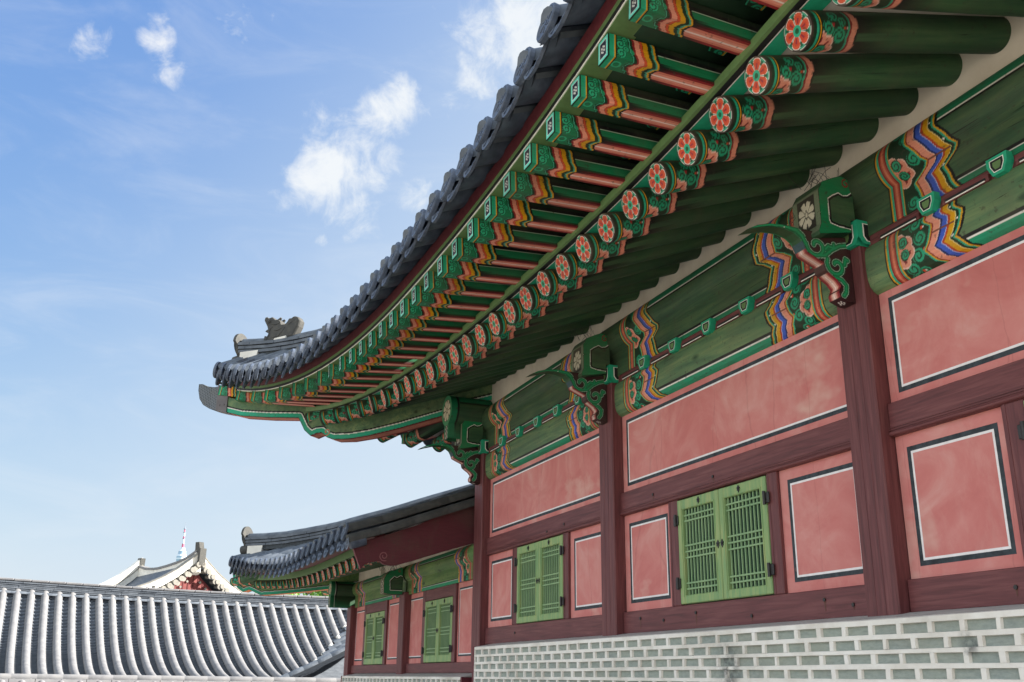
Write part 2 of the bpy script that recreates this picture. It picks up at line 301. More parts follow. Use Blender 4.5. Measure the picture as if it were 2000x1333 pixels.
# ------------------------------------------------------------------ painter
class Pt:
    def __init__(s, shape, bg=None): s.c = np.zeros((*shape, 4)); 
    def put(s, m, h, a=1.0):
        s.c[m, :3] = lin(h); s.c[m, 3] = a; return s
def spiral(p, x, y, cx, cy, r, turns=1.6, hand=1, c1='#1C9C74', c0='#123A26', rot=0):
    d = np.hypot(x - cx, y - cy); a = np.arctan2((y - cy) * hand, x - cx) + rot
    ph = (d / r * turns + a / (2 * np.pi)) % 1
    p.put(d < r * 1.1, c0); p.put((d < r) & (ph < .62), c1); p.put(d < r * .16, c1)
def seg(P, x, y):
    """min distance from (x,y) arrays to polyline P"""
    d = np.full(x.shape, 9e9)
    for (a, b), (c, e) in zip(P[:-1], P[1:]):
        vx, vy = c - a, e - b; t = np.clip(((x - a) * vx + (y - b) * vy) / (vx * vx + vy * vy + 1e-12), 0, 1)
        d = np.minimum(d, np.hypot(x - a - t * vx, y - b - t * vy))
    return d
def inpoly(P, x, y):
    r = np.zeros(x.shape, bool); n = len(P)
    for i in range(n):
        (a, b), (c, e) = P[i], P[(i + 1) % n]
        if b == e: continue
        r ^= ((b > y) != (e > y)) & (x < (c - a) * (y - b) / (e - b) + a)
    return r
TEAL, GRN, DGR, YEL, RED, PNK, ORG, BLU, DBL, BLK, WHT = '#27A884', '#12804F', '#12331F', '#D69B10', '#8A1D24', '#E8957C', '#D2502F', '#3E5CC0', '#1B2A66', '#101112', '#EDE9E0'
def lotus(p, x, y, cx, cy, r, ang=0, n=5):
    d = np.hypot(x - cx, y - cy); a = np.arctan2(y - cy, x - cx) + ang
    rr = r * (.86 + .16 * np.abs(np.cos(n * a / 2)))
    p.put(d < rr + r * .07, '#F0C8B8'); p.put(d < rr, PNK)
    k = np.abs(((a / (2 * np.pi) * n) % 1) - .5)
    p.put((d > r * .5) & (d < r * .8) & (k > .36), RED)
def ring(p, v, edges, cols):
    for (a, b), h in zip(zip(edges[:-1], edges[1:]), cols): p.put((v >= a) & (v < b), h)
def copytree(o, parent, D):
    """copy a part and its sub-parts, moved by the world matrix D"""
    inv = o.matrix_parent_inverse.copy(); c = o.copy(); col.objects.link(c); c.parent = parent; c.matrix_parent_inverse = inv
    if parent == o.parent: c.matrix_basis = D @ o.matrix_basis; WM[c] = D @ WM[o]
    else: WM[c] = D @ WM[o]
    for ch in list(o.children): copytree(ch, c, D)
    return c
# ================================================================== MAIN HALL
EYE = 1.6; BAY = 2.59; CX = [-8.755, -6.165, -3.575, -.985]; CH = .1025       # column centres, half width
hall = empty('palace_hall', (-4.87, 2.6, 0), label='large painted palace hall with pink panels and deep upturned eave, filling the right half', cat='palace building')
def column(x, zb, ztop, parent, lab=None):
    b = MB(); Y0, Y1 = -.083, .122
    b.bbox(x - CH, x + CH, Y0, Y1, zb, ztop, .008)
    for dx in (-.03, .028): b.box(x + dx - .0012, x + dx + .0012, Y0 - .0012, Y0 + .01, zb + .1, ztop - .3)
    return b.build('column', 'maroon_wood', parent)
for x in CX: column(x, 1.70, 3.625, hall)
PX = [(-8.65, -6.26), (-6.06, -3.67), (-3.467, -1.08)]                              # wall between columns
def panel(x0, x1, z0, z1, ox0, ox1, oz0, oz1, parent, name='wall_panel', y=0.0, wb=.022, ww=.011):
    """plaster field with a black line and a white line inside it, as concentric rings"""
    b = MB(); R_ = [(x0, x1, z0, z1), (x0 + ox0 - wb, x1 - ox1 + wb, z0 + oz0 - wb, z1 - oz1 + wb), (x0 + ox0, x1 - ox1, z0 + oz0, z1 - oz1), (x0 + ox0 + ww, x1 - ox1 - ww, z0 + oz0 + ww, z1 - oz1 - ww)]
    q = [[(r[0], y, r[2]), (r[1], y, r[2]), (r[1], y, r[3]), (r[0], y, r[3])] for r in R_]
    for k in range(3): b.add(q[k] + q[k + 1], [(i, (i + 1) % 4, 4 + (i + 1) % 4, 4 + i) for i in range(4)], (0, 1, 2)[k])
    b.add(q[3], [(0, 1, 2, 3)], 0)
    b.box(x0, x1, y + .012, y + .05, z0, z1, 0)
    return b.build(name, ['pink_plaster', 'border_black', 'border_white'], parent)
def rosette(b, x, z, y, r, m=0):
    for k in range(5):
        a = math.pi / 2 + k * 2 * math.pi / 5; b.tube([(x + .6 * r * math.cos(a), y, z + .75 * r * math.sin(a)), (x + .6 * r * math.cos(a), y - .005, z + .75 * r * math.sin(a))], r * .42, 8, m, up=(0, 1, .01))
    b.tube([(x, y, z), (x, y - .009, z)], r * .4, 8, m, up=(0, 1, .01)); b.box(x - r * .16, x + r * .16, y - .004, y, z - r * 1.7, z + r * 1.5, m)
HB = [.075, .14, .43, .50, .57, .865, .93]
def window(x0, x1, z0, z1, parent, nbar=10, y=0.0, M_leaf='leaf_green', hb=HB, bot=.055, arch=False):
    w = MB(); w.box(x0, x1, y + .006, y + .02, z0, z1); w = w.build('window', 'lattice_back', parent)
    xm = (x0 + x1) / 2
    for k, (a, c) in enumerate(((x0 + .004, xm - .003), (xm + .003, x1 - .004))):
        f = MB(); sw = .052; bt = bot; yb = y - .028
        for bx in ((a, a + sw, z0 + .004, z1 - .004), (c - sw, c, z0 + .004, z1 - .004)): f.bbox(bx[0], bx[1], yb, y + .004, bx[2], bx[3], .005)
        for bz in ((z0 + .004, z0 + bt), (z1 - .066, z1 - .004)): f.bbox(a + sw - .004, c - sw + .004, yb + .002, y + .003, bz[0], bz[1], .005)
        # raised inner moulding round the lattice
        for e in ((a + sw - .012, a + sw - .004), (c - sw + .004, c - sw + .012)): f.box(e[0], e[1], yb - .003, yb + .004, z0 + bt - .01, z1 - .056)
        lf = f.build('leaf', M_leaf, w)
        g = MB(); gx0, gx1, gz0, gz1 = a + sw, c - sw, z0 + bt, z1 - .066
        for i in range(nbar):
            x = gx0 + (gx1 - gx0) * (i + .5) / nbar; g.box(x - .0040, x + .0040, y - .011, y - .003, gz0, gz1)
        for t in hb:
            z = gz1 - (gz1 - gz0) * t; g.box(gx0, gx1, y - .0145, y - .004, z - .0048, z + .0048)
        g.build('lattice', 'lattice_green', w)
        h = MB(); hx = a if k == 0 else c; s = -1 if k == 0 else 1
        for z in ((z0 + (z1 - z0) * .2), (z0 + (z1 - z0) * .8)):
            hh = MB(); hh.bbox(hx + s * (-.016) if s > 0 else hx - .036, hx + .036 if s > 0 else hx + .016, yb - .010, yb + .0, z - .029, z + .029, .003)
            hh.tube([(hx + s * .004, yb - .014, z - .036), (hx + s * .004, yb - .014, z + .036)], .009, 8); hh.build('hinge', 'iron', w)
        o = MB(); rosette(o, (a + c) / 2 + (.02 if k == 0 else -.02), z1 - .034, yb, .013)
        rosette(o, (c - sw * .35) if k == 0 else (a + sw * .35), (z0 + z1) / 2 + .0, yb, .015); o.build('fitting', 'iron', w)
    return w
def rail(x0, x1, z0, z1, y0, parent, name='rail', mould=True):
    b = MB(); b.bbox(x0, x1, y0, .03, z0, z1, .004)
    if mould:
        for z, d in ((z0 + .030, .005), (z0 + .041, .004)): b.box(x0, x1, y0 - d, y0 + .004, z - .0028, z + .0028)
        b.tube([(x0, y0 + .002, z0 + .012), (x1, y0 + .002, z0 + .012)], .011, 8)
    return b.build(name, 'maroon_rail', parent)
for i, (a, c) in enumerate(PX):
    rail(a, c, 2.672, 2.828, -.026, hall, 'mid_rail'); rail(a, c, 1.895, 2.035, -.026, hall, 'sill_rail', False)
    panel(a, c, 2.828, 3.40, .078, .078, .064, .085, hall)
    d = CX[i] + .105 - (-6.06)
    p = [(a, a + .613), (a + 1.727, c)]
    for q0, q1 in p: panel(q0, q1, 2.035, 2.672, .085, .065 if q1 < c - .1 else .085, .075, .08, hall)
    for q0, q1 in ((a + .613, a + .725), (a + 1.637, a + 1.727)):
        b = MB(); b.bbox(q0, q1, -.022, .03, 2.035, 2.672, .004); b.box(q0 + .02, q0 + .024, -.024, 0, 2.035, 2.672); b.build('post', 'maroon_wood', hall)
win0 = window(-5.335, -4.423, 2.037, 2.668, hall)
for dx in (-BAY, BAY): copytree(win0, hall, Matrix.Translation((dx, 0, 0)))
def nail(x, z, y, ln):
    b = MB(); b.tube([(x, y, z), (x, y - .006, z)], .009, 8, up=(0, 0, 1)); o = b.build('nail', 'iron', hall)
    q = MB(); q.add([(x - .007, y - .0012, z + .012), (x + .008, y - .0012, z + .010), (x + .004, y - .0012, z - ln), (x - .001, y - .0012, z - ln * 1.1)], [(0, 1, 2, 3)]); q.build('rust_stain', 'rust', o)
for x, z, l in [(-5.62, 2.75, .06), (-4.92, 2.745, .05), (-5.83, 1.985, .06), (-5.54, 1.96, .02), (-5.17, 1.985, .07), (-4.62, 1.94, .03), (-4.02, 1.985, .05), (-3.82, 1.95, .02), (-6.98, 2.74, .09), (-7.30, 2.72, .06), (-7.95, 1.97, .03), (-2.9, 1.96, .03), (-2.6, 1.98, .03)]: nail(x, z, -.0262, l)
# ---- brick base wall
BY = -.20
def brick_base(x0, x1, ztop, parent, rows, face=BY, pitch=.169, rh=.0592, name='brick_wall', back=.02):
    b = MB()
    prof = [(back, ztop + .04), (face + .004, ztop), (face, ztop - .004), (face, ztop - .022), (face + .012, ztop - .022), (face + .012, 0), (back, 0)]
    # ledge and brick core
    b.prism([(p[0], p[1]) for p in prof], lambda u, v, d: (d, u, v), x0, x1, 0)
    o = b.build(name, 'grey_brick', parent)
    l = MB(); l.prism([(back, ztop + .043), (face + .001, ztop + .003), (face + .001, ztop - .003), (back, ztop + .02)], lambda u, v, d: (d, u, v), x0 - .002, x1 + .002, 0); l.build('ledge', 'ledge', o)
    mo = MB(); zb = ztop - rows * rh
    def strip(xa, xb, za, zc):
        # joint with slightly uneven edges
        n = max(1, int((xb - xa) / .34)) if (xb - xa) > (zc - za) * 3 else 1
        j = lambda: random.uniform(-.002, .002)
        if n > 1:
            xs = [xa + (xb - xa) * k / n for k in range(n + 1)]; up = [zc + j() for _ in xs]; dn = [za + j() for _ in xs]
            vs = [(x, face - .001, z) for x, z in zip(xs, dn)] + [(x, face - .001, z) for x, z in zip(xs, up)] + [(x, face + .014, z - .002) for x, z in zip(xs, dn)] + [(x, face + .014, z + .002) for x, z in zip(xs, up)]
            q = n + 1; fs = []
            for k in range(n): fs += [(k, k + 1, q + k + 1, q + k), (2 * q + k, 2 * q + k + 1, k + 1, k), (q + k, q + k + 1, 3 * q + k + 1, 3 * q + k)]
            mo.add(vs, fs)
        else:
            t = j() * 1.5; a0, a1 = xa + j(), xb + j()
            vs = [(a0, face - .0016, za), (a1, face - .0016, za), (a1 + t, face - .0016, zc), (a0 + t, face - .0016, zc), (a0 - .002, face + .014, za), (a1 + .002, face + .014, za), (a1 + t + .002, face + .014, zc), (a0 + t - .002, face + .014, zc)]
            mo.add(vs, [(0, 1, 2, 3), (0, 3, 7, 4), (1, 5, 6, 2)])
    strip(x0, x1, ztop - .022, ztop)
    for r in range(rows):
        z1 = ztop - .022 - r * rh; z0 = z1 - rh + .018
        strip(x0, x1, z0 - .018, z0)
        off = 0 if r % 2 == 0 else pitch * .45
        x = x0 + .012 + off
        if r % 2: strip(x0 - .0, x0 + .012, z0, z1)
        else: strip(x0, x0 + .008, z0, z1)
        while x < x1: 
            if x > x0 + .03: strip(x - .012 + random.uniform(-.004, .004), x + .012 + random.uniform(-.004, .004), z0, z1)
            x += pitch
    mo.build('mortar_joints', 'mortar', o)
    return o
brick_base(-8.44, 1.6, 1.862, hall, 16)
b = MB(); b.box(-8.475, -8.442, -.205, -.0, 0, 1.868); b.build('end_board', 'maroon_board', hall)
b = MB(); b.box(-8.72, 1.4, .052, .10, .0, 3.4); b.build('inner_wall', 'maroon_board', hall)

# ---- decorated beams
def zz(v, K): return np.interp(v, [k[0] for k in K], [k[1] for k in K])
KU = [(-1, -.015), (-.62, -.075), (-.36, -.10), (-.10, .0), (.12, -.03), (.30, -.065), (.62, -.085), (1, -.10)]
KL = [(-1, .055), (-.62, .0), (-.38, -.03), (.0, .016), (.22, .02), (.42, -.02), (.7, -.032), (1, -.06)]
def headpaint(p, s, v, w, K, s0, ttl, red=.05):
    """end-of-beam paintwork: s distance from the plain end, v -1..1 across, w metres across"""
    z = zz(v, K); sc = .006 * np.abs(np.sin(v * 9))
    e0 = s0
    ring(p, s, [e0, e0 + .009, e0 + .018, e0 + .030, e0 + .038, e0 + .048, e0 + .060, e0 + .068, e0 + .078, e0 + .088, e0 + .096],
         [BLK, YEL, TEAL, RED, '#B9543C', '#D77A5E', '#B9543C', RED, TEAL, YEL])
    f0 = e0 + .096; F = f0 + .175 + z * 1.0
    fld = (s >= f0) & (s < f0 + ttl + .02)
    p.put(fld, DGR)
    # upper strip field with ribs + blue tongue
    r2 = s - (F - .03)
    ins = s < F
    lotus_c = (f0 + .004, -.02)
    x, y = s, w
    H = np.abs(w).max()
    for cx, cy, rr, hd in [(f0 + .045, H * .66, .034, 1), (f0 + .105, H * .46, .036, -1), (f0 + .128, H * .04, .036, 1), (f0 + .105, -H * .40, .036, -1), (f0 + .05, -H * .66, .034, 1), (f0 + .10, H * .86, .028, 1), (f0 + .10, -H * .86, .028, -1), (f0 + .03, H * .95, .024, 1), (f0 + .03, -H * .95, .024, -1)]:
        spiral(p, x, y, cx, cy, rr, 1.7, hd)
    lotus(p, x, y, lotus_c[0], lotus_c[1], .082, .3, 7); p.put(s < f0, BLK) if False else None
    spiral(p, x, y, f0 + .024, .022, .027, 1.6, 1); spiral(p, x, y, f0 + .03, -.04, .025, 1.6, -1)
    for cx, cy in [(f0 + .10, H * .8), (f0 + .145, H * .28), (f0 + .148, -H * .3), (f0 + .09, -H * .82), (f0 + .03, H * .9)]:
        p.put(np.hypot(x - cx, y - cy) < .0085, ORG); p.put(np.hypot(x - cx - .009, y - cy) < .005, WHT)
    # bands lie over the motif
    ring(p, s, [e0, e0 + .009, e0 + .018, e0 + .030, e0 + .038, e0 + .048, e0 + .060, e0 + .068, e0 + .078, e0 + .088, e0 + .096],
         [BLK, YEL, TEAL, RED, '#B9543C', '#D77A5E', '#B9543C', RED, TEAL, YEL])
    # chevrons
    g = F - .012 + sc
    edges = [(0, .010, TEAL), (.010, .018, YEL), (.018, .026, RED), (.026, .064, PNK), (.064, .068, '#F1C9B6'), (.068, .080, DBL), (.080, .108, BLU), (.108, .112, '#AFC0EA'), (.112, .126, '#B9461F'), (.126, .154, YEL), (.154, .158, '#F3DC90'), (.158, .176, DGR), (.176, .186, TEAL), (.186, .196, YEL), (.196, .212, BLK)]
    d = s - g
    # overlapping-plate steps: bands jog where the zigzag turns
    for a, b_, h in edges: p.put((d >= a) & (d < b_), h)
    j = np.abs(v - K[3][0]) < .012
    p.put((d > .026) & (d < .154) & j, '#7A4A3A')
    for vv in (.42, -.32, .05): p.put(np.hypot(d - .168, (v - vv) * H) < .005, WHT)
    return d
def grime(p, T, Lt, prof):
    # dust darkens the top shoulder of the lower beams
    if len(prof) > 14: return
    u = np.clip((T - Lt + .085) / .06, 0, 1) * .8; dc = np.array(lin('#6B6145')); a0 = p.c[..., 3]
    p.c[..., :3] = np.where(a0[..., None] > 0, p.c[..., :3] * (1 - u[..., None]) + dc * u[..., None], dc); p.c[..., 3] = np.maximum(a0, u)
def beam(name, x0, x1, prof, s0, ttl, K, parent, bands, mat_='painted_timber_x', fine=.0042, zone=.86, mirror=True, y_at=0):
    """prof: list of (y,z) from bottom-back to top-back; bands(p, t) paints the long edge lines; t = arc metres from bottom"""
    P = np.array(prof); dl = np.r_[0, np.cumsum(np.hypot(*np.diff(P, axis=0).T))]; Lt = dl[-1]
    nv = max(24, int(Lt / fine)); t = np.linspace(0, Lt, nv); y = np.interp(t, dl, P[:, 0]); z = np.interp(t, dl, P[:, 1])
    v = 2 * t / Lt - 1; w = t - Lt / 2
    g = GM(); Lx = x1 - x0
    def strip(xa, xb, n, paint, m=False):
        xs = np.linspace(xa, xb, n); X, T = np.meshgrid(xs, t, indexing='ij'); p = Pt(X.shape)
        paint(p, X, T)
        PP = np.stack([X, np.broadcast_to(y, X.shape), np.broadcast_to(z, X.shape)], -1); g.grid(PP, p.c)
    zn = min(zone, Lx / 2 - .01)
    def pl(p, X, T):
        s = X - x0; V = 2 * T / Lt - 1; bands(p, T, Lt)
        q = Pt(X.shape); d = headpaint(q, s, V, T - Lt / 2, K, s0, ttl); m = (s > s0) & (d < .212); p.c[m] = q.c[m]; p.c[s < s0] = 0; grime(p, T, Lt, prof)
    def pr(p, X, T):
        s = x1 - X; V = 2 * T / Lt - 1; bands(p, T, Lt)
        q = Pt(X.shape); d = headpaint(q, s, V, T - Lt / 2, K, s0, ttl); m = (s > s0) & (d < .212); p.c[m] = q.c[m]; p.c[s < s0] = 0; grime(p, T, Lt, prof)
    strip(x0, x0 + zn, int(zn / fine), pl); strip(x0 + zn, x1 - zn, 12, lambda p, X, T: bands(p, T, Lt)); strip(x1 - zn, x1, int(zn / fine), pr)
    # end caps
    n = len(P); 
    for xe in (x0, x1):
        c = np.array([[xe, P[:, 0].max(), zz_] for zz_ in P[:, 1]]); e = np.c_[np.full(n, xe), P]
        g.grid(np.stack([e, c], 0), np.zeros((2, n, 4)), False)
    return g.build(name, mat_, parent)
def low_bands(p, T, Lt):
    p.put((T < .075), '#23946E'); p.put((T >= .075) & (T < .083), WHT); p.put((T >= .083) & (T < .100), BLK)
    u = np.clip((T - Lt + .075) / .05, 0, 1); m = u > 0; dc = np.array(lin('#6B6145')); p.c[m, :3] = dc; p.c[m, 3] = u[m] * .8
def up_bands(p, T, Lt):
    p.put(T < .086, '#1C7A56'); p.put((T >= .086) & (T < .091), WHT); p.put((T >= .091) & (T < .106), BLK)
    p.put((T > .408), '#1C7A56'); p.put((T > .402) & (T <= .408), WHT); p.put((T > .386) & (T <= .402), BLK)
# lower beam section (rounded shoulders)
LB = [(.02, 3.372), (-.002, 3.374), (-.025, 3.386), (-.043, 3.408), (-.053, 3.44), (-.057, 3.49), (-.0565, 3.55), (-.053, 3.588), (-.042, 3.612), (-.022, 3.626), (.03, 3.632)]
UBc = (.02, 3.957); UR = .13
UB = [(.02, 3.668), (-.04, 3.668), (-.04, 3.842)] + [(UBc[0] + UR * math.cos(a), UBc[1] + UR * math.sin(a)) for a in np.linspace(R(242.6), R(90), 26)]
for a, c in PX: beam('lower_beam', a - .004, c + .004, LB, .128, .3, KL, hall, low_bands)
for i in range(3):
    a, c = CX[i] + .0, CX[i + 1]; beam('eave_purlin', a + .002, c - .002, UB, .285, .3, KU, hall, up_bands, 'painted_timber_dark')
# little bearing blocks and maroon strips between the beams
def block(x, parent, z=3.645, y=-.075, s=1.0):
    g = MB(); w = .052 * s; h = .042 * s
    out_ = [(-w, h), (w, h), (w, h * .1), (w * .55, -h), (-w * .55, -h), (-w, h * .1)]
    def ringf(k, yy): return [(x + a * k, yy, z + b_ * k) for a, b_ in out_]
    F0 = ringf(1, y); F1 = [(x + a * 1.0, .03, z + b_) for a, b_ in out_]; n = 6
    g.add(F0 + F1, [(i, (i + 1) % n, n + (i + 1) % n, n + i) for i in range(n)], 0)
    a_, b2, c_, d_ = ringf(1, y), ringf(.70, y - .0006), ringf(.62, y - .0008), ringf(.40, y - .001)
    for A, B_, m in ((a_, b2, 0), (b2, c_, 1), (c_, d_, 2)): g.add(A + B_, [(i, (i + 1) % n, n + (i + 1) % n, n + i) for i in range(n)], m)
    g.add(d_, [tuple(range(n))], 3); return g.build('bearing_block', ['teal', 'white', 'black', 'olive'], parent)
for i in range(3):
    xs = [CX[i] + .535 + .396 * k for k in range(5)]
    for x in xs: block(x, hall)
    b = MB(); b.box(CX[i] + .12, CX[i + 1] - .12, -.035, .02, 3.604, 3.667, 0)
    ed = [CX[i] + .13] + xs + [CX[i + 1] - .13]
    for a, c in zip(ed[:-1], ed[1:]):
        b.box(a + .07, c - .07, -.052, -.03, 3.612, 3.642, 0); b.box(a + .09, c - .09, -.0545, -.05, 3.614, 3.619, 1); b.box(a + .085, c - .085, -.0535, -.051, 3.619, 3.631, 2)
    b.build('filler_board', ['maroon_rail', 'white', 'black'], hall)
# plaster above purlin
b = MB(); b.box(-8.78, 1.3, .0, .05, 4.05, 4.45); 
b.prism([(.0, 4.07), (.0, 4.40), (-.05, 4.40)], lambda u, v, d: (d, u, v), -7.95, 1.3, 0)
b.build('eave_plaster', 'lime_plaster', hall)

# ---- bracket sets on every column
def paint_board(name, poly, paint, M3, th, mat_, parent, res=.0028, edge='#14402A', edgefn=None, mw=None):
    """poly in (a,b); M3(a,b,d)->xyz ; both faces painted, rim swept round the outline"""
    P = np.array(poly); lo, hi = P.min(0), P.max(0); n1, n2 = int((hi[0] - lo[0]) / res) + 2, int((hi[1] - lo[1]) / res) + 2
    A, B_ = np.meshgrid(np.linspace(lo[0], hi[0], n1), np.linspace(lo[1], hi[1], n2), indexing='ij'); ins = inpoly(poly, A, B_)
    # include one ring of cells so the faces reach the rim
    m = ins.copy()
    p = Pt(A.shape); paint(p, A, B_); g = GM()
    for d in (-th / 2, th / 2): g.grid(M3(A, B_, np.full(A.shape, d)), p.c, False, m)
    Q = np.array(poly + [poly[0]]); dl = np.r_[0, np.cumsum(np.hypot(*np.diff(Q, axis=0).T))]; k = max(8, int(dl[-1] / .005)); t = np.linspace(0, dl[-1], k)
    qa = np.interp(t, dl, Q[:, 0]); qb = np.interp(t, dl, Q[:, 1]); D = np.linspace(-th / 2, th / 2, max(13, int(th / .004)))
    QA, DD = np.meshgrid(qa, D, indexing='ij'); QB, _ = np.meshgrid(qb, D, indexing='ij')
    p2 = Pt(QA.shape)
    if edgefn: edgefn(p2, QA, QB, DD, th)
    else: p2.put(np.ones(QA.shape, bool), edge)
    g.grid(M3(QA, QB, DD), p2.c, False)
    return g.build(name, mat_, parent, mw)
YK = [(-.686,3.62),(-.627,3.653),(-.552,3.676),(-.47,3.685),(-.396,3.682),(-.11,3.682),(-.083,3.66),(-.083,3.34),(-.123,3.342),(-.172,3.36),(-.178,3.385),(-.161,3.421),(-.184,3.448),(-.218,3.469),(-.245,3.49),(-.253,3.525),(-.302,3.545),(-.348,3.565),(-.362,3.601),(-.380,3.633),(-.413,3.655),(-.472,3.668),(-.547,3.663),(-.628,3.640)]
def arc(cx, cy, r0, r1, a0, a1, n=40): return [(cx + (r0 + (r1 - r0) * i / n) * math.cos(a0 + (a1 - a0) * i / n), cy + (r0 + (r1 - r0) * i / n) * math.sin(a0 + (a1 - a0) * i / n)) for i in range(n + 1)]
SC = [[(-.66, 3.636), (-.60, 3.658), (-.53, 3.673), (-.46, 3.676), (-.40, 3.668), (-.37, 3.645), (-.352, 3.61)],
      arc(-.288, 3.605, .060, .018, R(175), R(520)), [(-.235, 3.60), (-.215, 3.618), (-.185, 3.612), (-.182, 3.632)],
      [(-.30, 3.555), (-.24, 3.565), (-.20, 3.60), (-.15, 3.63), (-.11, 3.64)],
      arc(-.178, 3.520, .058, .016, R(150), R(500)), [(-.128, 3.535), (-.12, 3.565), (-.108, 3.56)],
      [(-.195, 3.46), (-.155, 3.45), (-.13, 3.425), (-.135, 3.39), (-.15, 3.37)]]
def yik_paint(p, A, B_):
    p.put(np.ones(A.shape, bool), '#3C1D20')
    d = np.minimum.reduce([seg(c, A, B_) for c in SC]); w = .0125 + .004 * (A < -.35)
    p.put(d < w + .007, '#16301F'); p.put(d < w + .003, '#A9BFAE'); p.put(d < w, '#157A4B'); p.put(d < w * .35, '#1F9862')
    for c in ((-.47, 3.672),): p.put(np.hypot(A - c[0], B_ - c[1]) < .004, WHT)
def yik_edge(p, A, B_, D, th):
    one = np.ones(A.shape, bool); p.put(one, '#1D4A2A'); u = np.abs(D) / (th / 2)
    low = (B_ < 3.585) & (A < -.12); p.put(low, '#D9AB9C'); p.put(low & (u < .15), '#EBD0C6'); p.put(low & (u > .42), '#B8675A'); p.put(low & (u > .66), '#86202A'); p.put(low & (B_ > 3.478) & (B_ < 3.522), '#42201F'); p.put(low & (B_ > 3.395) & (B_ < 3.405), '#42201F')
    t = (A < -.36) & (B_ > 3.60); p.put(t, '#1F4F2A'); p.put(t & (u > .86), '#157A4B')
    p.put((A < -.34) & (A > -.372) & (B_ < 3.625) & (B_ > 3.58), '#2A4C55')
    bt = (B_ < 3.3605) & (A > -.175); p.put(bt, '#3A1A1E')
    for k in range(5): p.put(bt & (np.hypot(A + .135 - .013 * math.cos(k * 1.2566), D - .013 * math.sin(k * 1.2566)) < .0052), '#EADFD8')
    p.put(bt & (np.hypot(A + .135, D) < .005), '#EADFD8')
def M_yz(x): return lambda a, b_, d: np.stack([x + d, a, b_], -1)
HEAD = [(-.118,3.745),(-.118,3.682),(-.31,3.642),(-.315,3.66),(-.298,3.70),(-.298,3.88),(-.27,3.93),(-.20,3.965),(-.150,3.985),(-.108,3.972),(-.085,3.93),(-.085,3.75)]
def head_paint(p, A, B_):
    one = np.ones(A.shape, bool); c = [(-.10, 3.648), (-.20, 3.656), (-.262, 3.672), (-.272, 3.72), (-.272, 3.85), (-.25, 3.885), (-.205, 3.915), (-.17, 3.935), (-.10, 3.94)]
    d = inpoly([(-.05, 3.695), (-.19, 3.70), (-.24, 3.71), (-.248, 3.73), (-.245, 3.845), (-.215, 3.868), (-.175, 3.89), (-.15, 3.878), (-.12, 3.885), (-.09, 3.91), (-.05, 3.9)], A, B_)
    o = seg([(-.05, 3.695), (-.19, 3.70), (-.24, 3.71), (-.248, 3.73), (-.245, 3.845), (-.215, 3.868), (-.175, 3.89), (-.15, 3.878), (-.12, 3.885), (-.09, 3.91), (-.05, 3.9)], A, B_)
    p.put(one, '#157A4B'); p.c[d] = 0; p.put(d & (o < .016), BLK); p.put(d & (o < .0045), WHT)
    s = seg(arc(-.125, 3.945, .024, .006, R(90), R(450)), A, B_); p.put(s < .004, RED)
def flower8(p, x, y, r, n=8, pet='#C9C3AE', bgc='#3B3A2E'):
    d = np.hypot(x, y * 1.0) / r; a = np.arctan2(y, x); k = np.abs(((a / (2 * np.pi) * n) % 1) - .5) * 2
    p.put((d < .95) & (d > .22) & (1 - k > .42 - .3 * np.sin(np.clip((d - .2) / .75, 0, 1) * np.pi)), pet); p.put(d < .16, pet)
def head_edge(p, A, B_, D, th):
    one = np.ones(A.shape, bool); p.put(one, '#123A25'); fr = (A < -.29) & (B_ > 3.66) & (B_ < 3.935)
    p.put(A < -.26, '#3C5A41'); p.put(fr, '#6E7B63'); y = B_ - 3.785; inn = fr & (np.abs(D) < th * .33) & (np.abs(y) < .088)
    p.put(inn, '#2C2A24'); q = Pt(A.shape); flower8(q, D / .85, y, .075); m = inn & (q.c[..., 3] > 0); p.c[m] = q.c[m]
def spikes(b, x, y, z, n=16, sz=1.0, yr=.12):
    for k in range(n):
        px, py = x + random.uniform(-.05, .05) * sz, y + random.uniform(-yr, yr); a = random.uniform(0, 6.3); l = random.uniform(.05, .10)
        q = (px + math.cos(a) * l * .55, py + math.sin(a) * l * .55, z + l * .75); b.tube([(px, py, z), q, (q[0] + random.uniform(-.03, .03), q[1] + random.uniform(-.03, .03), q[2] + .02)], .0013, 4)
